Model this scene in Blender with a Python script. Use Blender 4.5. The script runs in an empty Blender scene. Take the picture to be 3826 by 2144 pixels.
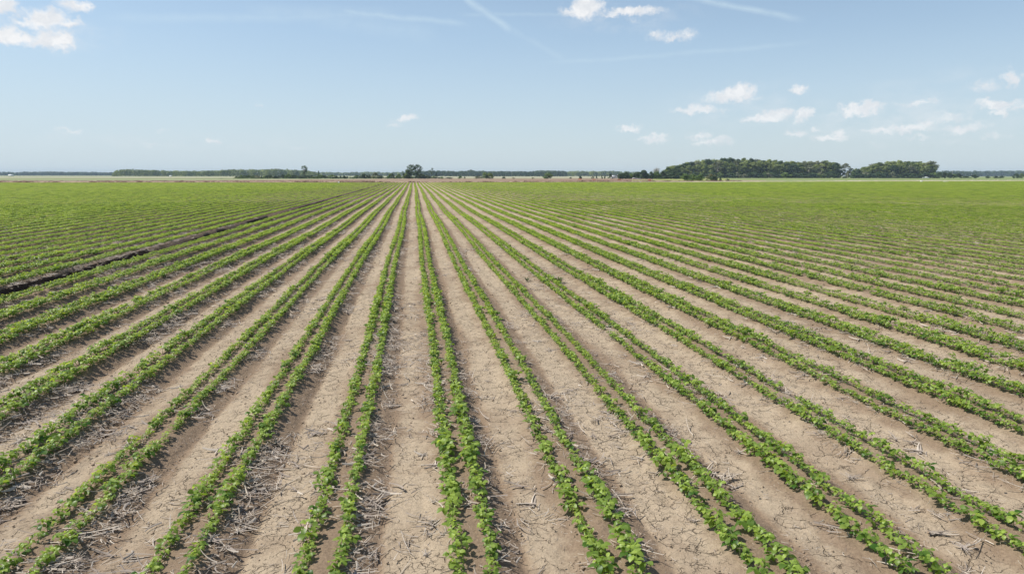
import bpy, math, random
import numpy as np
from mathutils import Vector, Matrix

SC = bpy.context.scene
COL = SC.collection
R = math.radians

# ------------------------------------------------------------------ camera
FPX = 2550.0                      # focal length in photo pixels (24 mm on 36 mm)
CAM_H = 2.558
PITCH = R(9.28)
YAW = R(8.11)
ROLL = R(0.052)
cam_d = bpy.data.cameras.new('camera')
cam = bpy.data.objects.new('camera', cam_d)
COL.objects.link(cam)
cam_d.sensor_width = 36.0
cam_d.lens = 24.0
cam_d.clip_start = 0.05
cam_d.clip_end = 12000.0
cam.matrix_world = (Matrix.Translation((0, 0, CAM_H)) @ Matrix.Rotation(-YAW, 4, 'Z')
                    @ Matrix.Rotation(math.pi / 2 - PITCH, 4, 'X') @ Matrix.Rotation(ROLL, 4, 'Z'))
SC.camera = cam
CM = np.array(cam.matrix_world)[:3, :3]


def ray(px, py):
    """world direction of a photograph pixel (3826 x 2144)"""
    v = CM @ np.array([(px - 1913.0) / FPX, (1072.0 - py) / FPX, -1.0])
    return v / np.linalg.norm(v)


def ground_at(px, py, z=0.0):
    d = ray(px, py)
    t = (z - CAM_H) / d[2]
    return np.array([d[0] * t, d[1] * t])


def along(px, dist):
    """ground point in the direction of column px at a horizontal depth dist"""
    d = ray(px, 656.0)
    f = np.array([math.sin(YAW), math.cos(YAW)])
    k = dist / (d[0] * f[0] + d[1] * f[1])
    return np.array([d[0] * k, d[1] * k])


def depth_of(py, px=1913):
    """depth of the ground seen at photo row py"""
    hz = 657.2 - px * 0.00091
    return 6610.0 / (py - hz)


# ------------------------------------------------------------------ light
SUN_EL = R(54)
SUN_AZ_VEC = np.array([-0.96, 0.27])          # horizontal direction towards the sun
SUN_AZ_VEC = SUN_AZ_VEC / np.linalg.norm(SUN_AZ_VEC)
sun_d = bpy.data.lights.new('sun', 'SUN')
sun_d.energy = 5.0
sun_d.angle = R(0.5)
sun_d.color = (1.0, 0.955, 0.89)
sun = bpy.data.objects.new('sun', sun_d)
COL.objects.link(sun)
to_sun = Vector((SUN_AZ_VEC[0] * math.cos(SUN_EL), SUN_AZ_VEC[1] * math.cos(SUN_EL), math.sin(SUN_EL)))
sun.rotation_euler = to_sun.to_track_quat('Z', 'Y').to_euler()
SC.view_settings.view_transform = 'Standard'
SC.view_settings.look = 'None'
SC.view_settings.gamma = 1.0
SC.view_settings.exposure = 0.06
SC.view_settings.use_curve_mapping = False


# ------------------------------------------------------------------ node helper
class NT:
    def __init__(self, tree):
        self.t = tree
        self.n = tree.nodes
        self.l = tree.links

    def new(self, typ, **kw):
        nd = self.n.new(typ)
        for k, v in kw.items():
            setattr(nd, k, v)
        return nd

    def put(self, sock, v):
        if hasattr(v, 'is_output') or isinstance(v, bpy.types.NodeSocket):
            self.l.new(v, sock)
        else:
            sock.default_value = v

    def math(self, op, a, b=0.0, c=None, clamp=False):
        nd = self.n.new('ShaderNodeMath')
        nd.operation = op
        nd.use_clamp = clamp
        self.put(nd.inputs[0], a)
        self.put(nd.inputs[1], b)
        if c is not None:
            self.put(nd.inputs[2], c)
        return nd.outputs[0]

    def vmath(self, op, a, b=(0, 0, 0), c=None, out=0):
        nd = self.n.new('ShaderNodeVectorMath')
        nd.operation = op
        self.put(nd.inputs[0], a)
        self.put(nd.inputs[1], b)
        if c is not None:
            self.put(nd.inputs[2], c)
        return nd.outputs[out]

    def mix(self, f, a, b, blend='MIX'):
        nd = self.n.new('ShaderNodeMix')
        nd.data_type = 'RGBA'
        nd.blend_type = blend
        self.put(nd.inputs[0], f)
        self.put(nd.inputs[6], a if not isinstance(a, tuple) else (*a[:3], 1))
        self.put(nd.inputs[7], b if not isinstance(b, tuple) else (*b[:3], 1))
        return nd.outputs[2]

    def ramp(self, v, lo, hi, a=0.0, b=1.0, smooth=True):
        nd = self.n.new('ShaderNodeMapRange')
        nd.interpolation_type = 'SMOOTHSTEP' if smooth else 'LINEAR'
        self.put(nd.inputs[0], v)
        nd.inputs[1].default_value = lo
        nd.inputs[2].default_value = hi
        nd.inputs[3].default_value = a
        nd.inputs[4].default_value = b
        return nd.outputs[0]

    def noise(self, vec, scale, detail=2.0, rough=0.5, out=0, dim='3D', dist=0.0):
        nd = self.n.new('ShaderNodeTexNoise')
        nd.noise_dimensions = dim
        if vec is not None:
            self.l.new(vec, nd.inputs['Vector'])
        nd.inputs['Scale'].default_value = scale
        nd.inputs['Detail'].default_value = detail
        nd.inputs['Roughness'].default_value = rough
        nd.inputs['Distortion'].default_value = dist
        return nd.outputs[out]


# ------------------------------------------------------------------ world: hazy sky, clouds, contrails
world = bpy.data.worlds.new('World')
SC.world = world
world.use_nodes = True
w = NT(world.node_tree)
w.n.clear()
sky = w.new('ShaderNodeTexSky')
sky.sky_type = 'NISHITA'
sky.sun_disc = False
sky.sun_elevation = SUN_EL
sky.sun_rotation = math.atan2(SUN_AZ_VEC[0], SUN_AZ_VEC[1])
sky.altitude = 0.0
sky.air_density = 1.0
sky.dust_density = 0.7
sky.ozone_density = 1.0
tc = w.new('ShaderNodeTexCoord')
dirv = tc.outputs['Generated']
sep = w.new('ShaderNodeSeparateXYZ')
w.l.new(dirv, sep.inputs[0])
RAD = 180 / math.pi
az = w.math('MULTIPLY', w.math('ARCTAN2', sep.outputs[0], sep.outputs[1]), RAD)
el = w.math('MULTIPLY', w.math('ARCSINE', sep.outputs[2]), RAD)
cmb = w.new('ShaderNodeCombineXYZ')
w.l.new(az, cmb.inputs[0])
w.l.new(el, cmb.inputs[1])
P0 = cmb.outputs[0]


def azel(px, py):
    d = ray(px, py)
    return math.degrees(math.atan2(d[0], d[1])), math.degrees(math.asin(d[2]))


# lumpy distortion of the cloud outlines, finer lumps than the clouds themselves
nz1 = w.noise(P0, 0.9, 5.0, 0.62, out=1)
nz2 = w.noise(P0, 3.4, 3.0, 0.6, out=1)
off = w.vmath('MULTIPLY_ADD', w.vmath('SUBTRACT', nz1, (0.5, 0.5, 0.5)), (2.6, 1.5, 0), P0)
Pd = w.vmath('MULTIPLY_ADD', w.vmath('SUBTRACT', nz2, (0.5, 0.5, 0.5)), (0.5, 0.4, 0), off)

# photo pixel centre, half sizes in photo pixels, strength, (flat base if last is 1)
CLOUDS = [
    (20, 28, 55, 30, 1.0), (150, 78, 60, 36, .95), (190, 70, 50, 34, .9), (255, 88, 60, 18, .75), (90, 85, 45, 18, .6),
    (30, 138, 75, 28, 1.0), (90, 145, 50, 22, .9), (195, 152, 70, 30, 1.05), (240, 145, 42, 26, .9), (150, 162, 50, 18, .8),
    (290, 24, 60, 20, .8), (335, 27, 28, 14, .6), (225, 18, 40, 10, .3),
    (2190, 25, 52, 32, 1.15), (2170, 42, 70, 18, .9), (2350, 42, 95, 14, .8), (2440, 36, 50, 14, .6), (2300, 48, 80, 9, .6),
    (2450, 130, 38, 16, .6), (2520, 142, 85, 14, .55), (2570, 135, 38, 20, .6), (2372, 75, 20, 10, .3),
    (2735, 356, 70, 22, 1.1), (2775, 345, 45, 24, 1.0), (2700, 372, 60, 12, .7), (2800, 375, 50, 10, .4),
    (2988, 336, 32, 14, .75), (2590, 415, 70, 12, .75), (2625, 405, 36, 12, .8), (2700, 418, 45, 8, .35),
    (2860, 446, 80, 14, .9), (2900, 430, 55, 14, 1.0), (2935, 420, 30, 10, .9), (3002, 428, 34, 20, .95),
    (3215, 408, 70, 16, 1.1), (3262, 397, 38, 18, 1.05), (3180, 422, 90, 8, .5),
    (3430, 385, 90, 12, .5), (3480, 372, 40, 12, .45), (3680, 320, 50, 22, .55), (3770, 292, 28, 26, .75),
    (3720, 390, 75, 14, .95), (3745, 415, 28, 18, .85), (3800, 400, 50, 12, .5), (3560, 435, 80, 16, .5),
    (3280, 488, 60, 10, .7), (3400, 480, 100, 14, .75), (3460, 462, 50, 16, .75), (3590, 480, 60, 16, .8), (3650, 468, 50, 12, .5),
    (2975, 498, 42, 12, .7), (3050, 478, 24, 8, .5), (3100, 512, 70, 12, .75), (3130, 500, 32, 14, .75),
    (2610, 505, 45, 12, .7), (2655, 530, 75, 12, .75), (2700, 522, 35, 12, .6), (2440, 520, 65, 12, .7), (2460, 512, 32, 12, .6),
    (2345, 484, 34, 11, .95), (3440, 515, 50, 10, .45), (3720, 505, 60, 12, .45), (3280, 545, 60, 12, .3), (3560, 530, 90, 12, .25),
    (1520, 444, 40, 13, .75), (1475, 465, 22, 9, .5), (808, 533, 34, 10, .6), (255, 495, 42, 12, .45), (235, 515, 70, 10, .25),
    (612, 485, 30, 6, .35), (560, 543, 40, 8, .35), (1120, 555, 38, 7, .3), (965, 387, 14, 9, .4), (690, 502, 26, 4, .25),
]
dens = None
for (cx, cy, hx, hy, st) in CLOUDS:
    a0, e0 = azel(cx, cy)
    a1, _ = azel(cx + hx * 1.55, cy)
    _, e1 = azel(cx, cy - hy * 1.7)
    sx, sy = 1.0 / max(a1 - a0, .05), 1.0 / max(e1 - e0, .05)
    v = w.vmath('MULTIPLY_ADD', Pd, (sx, sy, 0), (-a0 * sx, -e0 * sy, 0))
    ln = w.n.new('ShaderNodeVectorMath')
    ln.operation = 'LENGTH'
    w.l.new(v, ln.inputs[0])
    m = w.math('MULTIPLY_ADD', ln.outputs['Value'], -st * 1.35, st * 1.35)
    dens = m if dens is None else w.math('SMOOTH_MAX', dens, m, 0.12)
dens = w.math('ADD', dens, w.math('MULTIPLY', w.math('SUBTRACT', w.noise(P0, 1.7, 4.0, 0.5), 0.5), 0.40))
cloud_a = w.ramp(dens, 0.05, 0.95)
# thin veil of vapour round the right-hand and upper left clouds
veil = None
for (cx, cy, hx, hy, st) in [(3350, 450, 620, 95, .34), (2780, 400, 420, 110, .22), (150, 110, 330, 110, .35), (2330, 70, 330, 70, .25), (700, 530, 700, 50, .12), (3500, 330, 420, 90, .16)]:
    a0, e0 = azel(cx, cy)
    a1, _ = azel(cx + hx, cy)
    _, e1 = azel(cx, cy - hy)
    sx, sy = 1.0 / (a1 - a0), 1.0 / (e1 - e0)
    v = w.vmath('MULTIPLY_ADD', Pd, (sx, sy, 0), (-a0 * sx, -e0 * sy, 0))
    ln = w.n.new('ShaderNodeVectorMath')
    ln.operation = 'LENGTH'
    w.l.new(v, ln.inputs[0])
    m = w.ramp(ln.outputs['Value'], .15, 1.1, st, 0.0)
    veil = m if veil is None else w.math('MAXIMUM', veil, m)
veil = w.math('MULTIPLY', veil, w.ramp(w.noise(w.vmath('MULTIPLY', P0, (.45, 1, 1)), 0.9, 5.0, 0.6), .35, .68))


def trail(x0, y0, x1, y1, half, st, wob=0.5):
    a0, e0 = azel(x0, y0)
    a1, e1 = azel(x1, y1)
    L = math.hypot(a1 - a0, e1 - e0)
    ux, uy = (a1 - a0) / L, (e1 - e0) / L
    hw = half / 2550 * 57.3
    src = off2
    du = w.vmath('DOT_PRODUCT', src, (ux / L, uy / L, 0), out=1)
    du = w.math('SUBTRACT', du, (a0 * ux + e0 * uy) / L)
    dv = w.vmath('DOT_PRODUCT', src, (-uy / hw, ux / hw, 0), out=1)
    dv = w.math('SUBTRACT', dv, (-a0 * uy + e0 * ux) / hw)
    across = w.math('SUBTRACT', 1.0, w.math('ABSOLUTE', dv), clamp=True)
    lo = w.ramp(du, -0.02, 0.15)
    hi = w.ramp(du, 0.8, 1.03, 1.0, 0.0)
    return w.math('MULTIPLY', w.math('MULTIPLY', across, lo), w.math('MULTIPLY', hi, st))


off2 = w.vmath('MULTIPLY_ADD', w.vmath('SUBTRACT', w.noise(P0, 0.5, 4.0, 0.6, out=1), (0.5, 0.5, 0.5)), (0.5, 0.45, 0), P0)
tr = trail(1250, 40, 1760, 92, 14, .42)
for a in [(360, 62, 1500, 52, 20, .28), (1150, 60, 1650, 135, 42, .20), (1720, -20, 1925, 125, 16, .50), (1900, 105, 2125, 232, 16, .16),
          (2020, 236, 3080, 152, 11, .24), (2560, -12, 3010, 76, 13, .55), (1700, 54, 2180, 54, 9, .22), (900, 44, 1500, 60, 34, .22)]:
    tr = w.math('MAXIMUM', tr, trail(*a))
tr = w.math('MULTIPLY', tr, w.ramp(w.noise(P0, 0.8, 4.0, 0.6), 0.25, 0.6, 0.45, 1.0))

SKY_S = 0.112
skyc = w.vmath('SCALE', sky.outputs[0], (0, 0, 0))
skyc.node.inputs['Scale'].default_value = SKY_S
# pale moisture haze of the open sky, thicker towards the horizon and the sun side
hz_el = w.ramp(el, 0.0, 20.0, 0.88, 0.12, smooth=False)
hz_side = w.ramp(az, -55.0, 30.0, 0.08, -0.04, smooth=False)
hz_n = w.math('MULTIPLY', w.math('SUBTRACT', w.noise(w.vmath('MULTIPLY', P0, (0.25, 1.0, 1)), 0.12, 3.0, 0.55), 0.5), 0.20)
hz_up = w.ramp(el, 20.0, 40.0, 0.0, -0.3, smooth=False)
hzf = w.math('ADD', w.math('ADD', hz_el, hz_side), w.math('ADD', hz_n, hz_up), clamp=True)
hzc = w.mix(w.ramp(el, 0.0, 11.0, smooth=False), (0.615, 0.725, 0.785), (0.515, 0.705, 0.90))
base = w.mix(hzf, skyc, hzc)
base = w.mix(w.math('MULTIPLY', tr, .8), base, (0.66, 0.80, 0.88))
base = w.mix(veil, base, (0.80, 0.83, 0.86))
shade = w.ramp(w.noise(Pd, 1.1, 3.0, 0.5), 0.35, 0.65)
cc = w.mix(shade, (0.76, 0.785, 0.82), (0.90, 0.905, 0.915))
lowfade = w.ramp(el, 0.5, 8.0, 0.6, 0.97, smooth=False)
base = w.mix(w.math('MULTIPLY', cloud_a, lowfade), base, cc)
bg = w.new('ShaderNodeBackground')
bg.inputs[1].default_value = 1.0
w.l.new(base, bg.inputs[0])
wo = w.new('ShaderNodeOutputWorld')
w.l.new(bg.outputs[0], wo.inputs[0])


# ------------------------------------------------------------------ numeric noise (shared by soil height and planting)
def _hash(ix, iy, seed):
    h = (ix.astype(np.int64) * 374761393 + iy.astype(np.int64) * 668265263 + seed * 1442695041) & 0x7fffffff
    h = ((h ^ (h >> 13)) * 1274126177) & 0x7fffffff
    h = (h ^ (h >> 16)) & 0xffffff
    return h / float(0xffffff)


def vnoise(x, y, seed=0):
    x = np.asarray(x, dtype=float)
    y = np.asarray(y, dtype=float)
    ix, iy = np.floor(x), np.floor(y)
    fx, fy = x - ix, y - iy
    fx = fx * fx * (3 - 2 * fx)
    fy = fy * fy * (3 - 2 * fy)
    a = _hash(ix, iy, seed)
    b = _hash(ix + 1, iy, seed)
    c = _hash(ix, iy + 1, seed)
    d = _hash(ix + 1, iy + 1, seed)
    return (a * (1 - fx) + b * fx) * (1 - fy) + (c * (1 - fx) + d * fx) * fy - 0.5


def fbm(x, y, seed=0, octv=3):
    s, a = 0.0, 1.0
    for o in range(octv):
        s = s + a * vnoise(x * 2 ** o + 17.3 * o, y * 2 ** o - 9.1 * o, seed + o * 7)
        a *= 0.5
    return s


# ------------------------------------------------------------------ field layout
BED = 0.97              # bed spacing
X0 = 0.313              # centre of the bed just right of the vanishing point
TWIN = 0.112            # half distance of the twin rows
PROF_F = np.array([0, .10, .17, .24, .33, .37, .42, .52, .68, .80, .90, 1.0])
PROF_Z = np.array([0, 0, -.012, -.034, -.062, -.070, -.058, -.054, -.045, -.022, -.003, 0])


def sway(y):
    y = np.asarray(y, dtype=float)
    return 0.030 * np.sin(y * 0.21 + 0.6) * np.clip(y / 14, 0, 1) + 0.05 * np.sin(y * 0.047 + 2.0) * np.clip(y / 40, 0, 1) + 0.012 * vnoise(y * 0.8, y * 0 + 3, 5)


def lift(k, f):
    """the beds left of each water furrow stand a little higher than those right of it"""
    step = np.interp(f, [0, .29, .33, 1.0], [1, 1, 0, 0])
    h = {-10: (.06, -.03), -9: (-.03, 0), -11: (.05, .06), -12: (.03, .05), -13: (.01, .03), -14: (0, .01)}
    z = 0.0
    for kk, (a, b_) in h.items():
        z = z + np.where(k == kk, a * step + b_ * (1 - step), 0.0)
    return z


def soil(x, y):
    """height, crust (pale dried sediment, lowered where furrow shade is painted), fraction across the bed"""
    u = (x - sway(y) - X0) / BED
    k = np.floor(u)
    f = u - k
    f2 = np.clip(f + 0.05 * vnoise(y * 1.1, k * 7.1, 11) * np.sin(math.pi * f), 0, 1)
    amp = 1.25 + 0.9 * (_hash(k, k * 0, 3) - 0.5) + 0.35 * np.clip(-u / 8, 0, 1)
    z = np.interp(f2, PROF_F, PROF_Z) * amp
    # the deep, steep water furrow far left and a lesser one before it
    deep = (k == -10)
    g = np.interp(f2, [.26, .30, .36, .48, .60, .80], [0, -.05, -.26, -.26, -.06, 0])
    z = np.where(deep, g + 0.015 * vnoise(x * 6, y * 6, 9), z)
    mid = (k == -8)
    g = np.interp(f2, [.12, .22, .34, .46, .62, .84], [0, -.04, -.09, -.09, -.03, 0])
    z = np.where(mid, g, z)
    z = z + lift(k, f)
    z = z + 0.012 * fbm(x * 1.3, y * 1.0, 21, 2) + 0.014 * fbm(x * 6, y * 5, 23, 3) * (1 + 0.8 * (vnoise(x * .9, y * .6, 31) > 0.05))
    flank = np.exp(-((f - .24) / .09) ** 2)
    z = z + 0.016 * flank * np.abs(vnoise(x * 14, y * 13, 27))
    cr = np.exp(-((f - .56) / .22) ** 2) + 0.9 * vnoise(x * 1.6, y * 0.55, 41) - 0.85 * np.exp(-((f - .30) / .085) ** 2) - 5.0 * (deep & (f > .29) & (f < .62))  # browner flank holds moist soil and its shade; deep furrow gets painted shade
    return z, cr, f


# ------------------------------------------------------------------ mesh helpers
def mesh_from(name, verts, faces, mats=(), tints=None, smooth=False, attr='tint'):
    verts = np.asarray(verts, dtype=np.float32)
    faces = np.asarray(faces, dtype=np.int32)
    me = bpy.data.meshes.new(name)
    me.vertices.add(len(verts))
    me.vertices.foreach_set('co', verts.ravel())
    n = faces.shape[1]
    me.loops.add(faces.size)
    me.loops.foreach_set('vertex_index', faces.ravel())
    me.polygons.add(len(faces))
    me.polygons.foreach_set('loop_start', np.arange(0, faces.size, n, dtype=np.int32))
    me.update(calc_edges=True)
    if smooth:
        me.polygons.foreach_set('use_smooth', np.ones(len(faces), dtype=bool))
    if tints is not None:
        a = me.attributes.new(attr, 'FLOAT', 'POINT')
        a.data.foreach_set('value', np.asarray(tints, dtype=np.float32).ravel())
    for m in mats:
        me.materials.append(m)
    return me


def link(name, me, parent=None, label=None, cat=None, group=None, kind=None, loc=None, rot=None, scale=None):
    o = bpy.data.objects.new(name, me)
    COL.objects.link(o)
    if parent is not None:
        o.parent = parent
    if loc is not None:
        o.location = loc
    if rot is not None:
        o.rotation_euler = rot
    if scale is not None:
        o.scale = scale
    for k, v in (('label', label), ('category', cat), ('group', group), ('kind', kind)):
        if v:
            o[k] = v
    return o


class MB:
    """collects quads for one mesh"""
    def __init__(self):
        self.v, self.f, self.t = [], [], []
        self.n = 0

    def add(self, v, f, t=0.5):
        v = np.asarray(v, float)
        self.v.append(v)
        self.f.append(np.asarray(f, int) + self.n)
        self.t.append(np.full(len(v), t) if np.isscalar(t) else np.asarray(t, float))
        self.n += len(v)

    def box(self, c, s, t=.5, rotz=0.0, taper=(1, 1)):
        x, y, z = np.array(s) / 2
        v = np.array([[-x, -y, -z], [x, -y, -z], [x, y, -z], [-x, y, -z],
                      [-x * taper[0], -y * taper[1], z], [x * taper[0], -y * taper[1], z], [x * taper[0], y * taper[1], z], [-x * taper[0], y * taper[1], z]])
        if rotz:
            cz, sz = math.cos(rotz), math.sin(rotz)
            v = v @ np.array([[cz, sz, 0], [-sz, cz, 0], [0, 0, 1]])
        self.add(v + np.array(c), [[0, 3, 2, 1], [4, 5, 6, 7], [0, 1, 5, 4], [1, 2, 6, 5], [2, 3, 7, 6], [3, 0, 4, 7]], t)

    def tube(self, pts, rad, n=6, t=.5, cap=True):
        pts = np.asarray(pts, float)
        if np.isscalar(rad):
            rad = [rad] * len(pts)
        rings = []
        for i, p in enumerate(pts):
            d = pts[min(i + 1, len(pts) - 1)] - pts[max(i - 1, 0)]
            d = d / (np.linalg.norm(d) + 1e-9)
            a = np.cross(d, [0, 0, 1.0] if abs(d[2]) < .9 else [1.0, 0, 0])
            a /= np.linalg.norm(a)
            b = np.cross(d, a)
            ang = np.linspace(0, 2 * math.pi, n, endpoint=False)
            rings.append(p + rad[i] * (np.outer(np.cos(ang), a) + np.outer(np.sin(ang), b)))
        v = np.concatenate(rings)
        f = []
        for i in range(len(pts) - 1):
            for j in range(n):
                k = (j + 1) % n
                f.append([i * n + j, i * n + k, (i + 1) * n + k, (i + 1) * n + j])
        if cap and n >= 4:
            m = (len(pts) - 1) * n
            for j in range(1, n - 2, 2):
                f.append([m, m + j, m + j + 1, m + j + 2])
            if n % 2 == 0 and n > 4:
                pass
        self.add(v, f, t)

    def mesh(self, name, mats, smooth=False):
        return mesh_from(name, np.concatenate(self.v), np.concatenate(self.f), mats, np.concatenate(self.t), smooth)


def mat(name, rough=.8, spec=.3):
    m = bpy.data.materials.new(name)
    m.use_nodes = True
    t = NT(m.node_tree)
    b = t.n['Principled BSDF']
    b.inputs['Roughness'].default_value = rough
    b.inputs['Specular IOR Level'].default_value = spec
    return m, t, b


def plain(name, col, rough=.6, spec=.3, var=.12, scale=3.0, metallic=0.0):
    m, t, b = mat(name, rough, spec)
    tcn = t.new('ShaderNodeTexCoord')
    n = t.noise(tcn.outputs['Object'], scale, 4, .6)
    c = t.mix(t.ramp(n, .3, .7), tuple(x * (1 - var) for x in col), tuple(min(1, x * (1 + var)) for x in col))
    t.l.new(c, b.inputs['Base Color'])
    b.inputs['Metallic'].default_value = metallic
    return m


def leaf_mat(name, dark, light, trans=.4, rnd=.35, rough=.5, dry=(0.30, 0.30, 0.06), spec=.35):
    """leaf: tint attribute dark..light, per object variation, diffuse + translucent light"""
    m, t, b = mat(name, rough, spec)
    at = t.new('ShaderNodeAttribute', attribute_name='tint')
    oi = t.new('ShaderNodeObjectInfo')
    rr = t.math('MULTIPLY', t.math('SUBTRACT', oi.outputs['Random'], .5), rnd)
    f = t.math('ADD', at.outputs['Fac'], rr, clamp=True)
    c = t.mix(f, dark, light)
    hv = t.ramp(oi.outputs['Random'], .9, 1.0, 0, .25)
    c = t.mix(hv, c, dry)
    t.l.new(c, b.inputs['Base Color'])
    tr_ = t.new('ShaderNodeBsdfTranslucent')
    c2 = t.mix(1.0, c, (1.45, 1.35, .60), 'MULTIPLY')
    t.l.new(c2, tr_.inputs['Color'])
    ms = t.new('ShaderNodeMixShader')
    ms.inputs[0].default_value = trans
    t.l.new(b.outputs[0], ms.inputs[1])
    t.l.new(tr_.outputs[0], ms.inputs[2])
    t.l.new(ms.outputs[0], t.n['Material Output'].inputs['Surface'])
    return m


# ------------------------------------------------------------------ soil material
def soil_material():
    m, t, b = mat('field_soil', .95, .12)
    geo = t.new('ShaderNodeNewGeometry')
    P = geo.outputs['Position']
    at = t.new('ShaderNodeAttribute', attribute_name='crust_shade')
    big = t.noise(P, .35, 3, .6)
    med = t.noise(P, 3.5, 4, .6)
    fine = t.noise(P, 45, 5, .7)
    grit = t.noise(P, 170, 3, .7)
    cr = t.math('ADD', at.outputs['Fac'], t.math('MULTIPLY', t.math('SUBTRACT', med, .5), 1.6))
    cr = t.math('ADD', cr, t.math('MULTIPLY', t.math('SUBTRACT', big, .5), .9))
    crf = t.ramp(cr, .05, 1.0)
    brown = t.mix(t.ramp(fine, .3, .7), (.200, .143, .096), (.300, .220, .148))
    pale = t.mix(t.ramp(fine, .3, .7), (.378, .300, .208), (.500, .405, .285))
    c = t.mix(crf, brown, pale)
    c = t.mix(t.ramp(t.noise(P, .8, 4, .6), .50, .66, 0, .45), c, (.27, .195, .130))
    c = t.mix(t.ramp(at.outputs['Fac'], -3.2, -1.4, 1.0, 0.0), c, (.030, .020, .014))     # shade of the deep furrow, painted near-black into the soil colour
    c = t.mix(t.ramp(grit, .35, .7, 0, .35), c, (.17, .125, .09))
    # shrinkage cracks, colour darkened for the shade and deeper soil inside
    wob = t.vmath('MULTIPLY_ADD', t.vmath('SUBTRACT', t.noise(P, 9, 3, .6, out=1), (.5, .5, .5)), (.16, .16, 0), P)

    def cracks(scale, width, rnd=1.0):
        v = t.new('ShaderNodeTexVoronoi', feature='DISTANCE_TO_EDGE')
        v.voronoi_dimensions = '2D'
        t.l.new(wob, v.inputs['Vector'])
        v.inputs['Scale'].default_value = scale
        return t.ramp(v.outputs['Distance'], 0.0, width, 1.0, 0.0)
    c1 = cracks(5.0, .034)
    c2 = cracks(15.0, .055)
    msk = t.ramp(t.math('ADD', at.outputs['Fac'], t.math('MULTIPLY', t.math('SUBTRACT', t.noise(P, 2.1, 3, .5), .5), 2.2)), .15, .8)
    msk2 = t.ramp(t.math('ADD', at.outputs['Fac'], t.math('MULTIPLY', t.math('SUBTRACT', t.noise(P, 4.3, 3, .5), .5), 3.0)), .5, 1.1)
    brk = t.math('MULTIPLY', t.ramp(t.noise(P, 9, 3, .6), .42, .55), t.ramp(t.noise(P, 1.1, 2, .5), .26, .46))
    ck = t.math('MULTIPLY', t.math('MULTIPLY', c1, msk), brk)
    ck = t.math('MAXIMUM', ck, t.math('MULTIPLY', t.math('MULTIPLY', c2, msk2), t.math('MULTIPLY', brk, .7)))
    c = t.mix(t.math('MULTIPLY', ck, .72), c, (.085, .060, .042))
    t.l.new(c, b.inputs['Base Color'])
    h = t.math('ADD', t.math('MULTIPLY', fine, .007), t.math('MULTIPLY', grit, .0035))
    h = t.math('ADD', h, t.math('MULTIPLY', t.noise(P, 14, 4, .65), .020))
    h = t.math('SUBTRACT', h, t.math('MULTIPLY', ck, .012))
    bp = t.new('ShaderNodeBump')
    bp.inputs['Strength'].default_value = 1.0
    bp.inputs['Distance'].default_value = 1.0
    t.l.new(h, bp.inputs['Height'])
    t.l.new(bp.outputs[0], b.inputs['Normal'])
    return m


M_SOIL = soil_material()

# far edge of the bean field, seen along the photograph's columns (photo x, photo y)
EDGE = [(-900, 685.2), (0, 684.4), (900, 684.0), (1545, 683.6), (2000, 682.4), (2600, 681.6), (3200, 679.2), (3826, 677.2), (4700, 675.5)]
EDGE_W = np.array([ground_at(a, b_) for a, b_ in EDGE])
EDGE_A = np.arctan2(EDGE_W[:, 0], EDGE_W[:, 1])
EDGE_R = np.hypot(EDGE_W[:, 0], EDGE_W[:, 1])


def inside_field(x, y, grow=0.0):
    a = np.arctan2(x, y)
    return np.hypot(x, y) < np.interp(a, EDGE_A, EDGE_R) + grow


def fan(r0, r1, nr, na, a0=-50, a1=66):
    """polar patch of soil: rows and columns fit the perspective"""
    rr = np.exp(np.linspace(math.log(r0), math.log(r1), nr))
    aa = np.radians(np.linspace(a0, a1, na))
    A, Rr = np.meshgrid(aa, rr)
    return A, Rr


def build_field():
    V, F, C = [], [], []
    n0 = 0

    def grid(xs, ys, keep=None):
        nonlocal n0
        X, Y = np.meshgrid(xs, ys)
        Z, cr, _ = soil(X, Y)
        v = np.stack([X, Y, Z], -1).reshape(-1, 3)
        nx, ny = len(xs), len(ys)
        i = np.arange(nx * ny).reshape(ny, nx)
        f = np.stack([i[:-1, :-1], i[:-1, 1:], i[1:, 1:], i[1:, :-1]], -1).reshape(-1, 4)
        cx = v[f].mean(1)
        k = np.hypot(cx[:, 0], cx[:, 1]) > 0
        if keep is not None:
            k = keep(cx[:, 0], cx[:, 1])
        f = f[k]
        V.append(v)
        F.append(f + n0)
        C.append(cr.ravel())
        n0 += len(v)
    lo, hi = math.tan(R(-34)), math.tan(R(50))

    def wedge(pad):
        return lambda x, y: (x > lo * (y + pad) - 1.5) & (x < hi * (y + pad) + 1.5)
    # nearest, middle and far stretches, each finer towards the camera, meeting edge to edge
    grid(np.arange(-7, 10, .018), np.concatenate([np.arange(.5, 3, .05), np.arange(3, 7.0001, .02)]), lambda x, y: wedge(1.0)(x, y))
    grid(np.arange(-14, 22, .035), np.arange(7.0, 16.0001, .05), wedge(1.0))
    grid(np.arange(-34, 60, .08), np.arange(16.0, 45.001, .25), wedge(1.0))
    grid(np.arange(-190, 330, .10), np.arange(45.0, 300, 3.0), lambda x, y: wedge(1.0)(x, y) & inside_field(x, y, 4.0))
    v = np.concatenate(V)
    f = np.concatenate(F)
    used = np.zeros(len(v), bool)
    used[f.ravel()] = True
    re = np.cumsum(used) - 1
    me = mesh_from('field', v[used], re[f], [M_SOIL], np.concatenate(C)[used], True, 'crust_shade')
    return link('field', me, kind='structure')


build_field()


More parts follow.
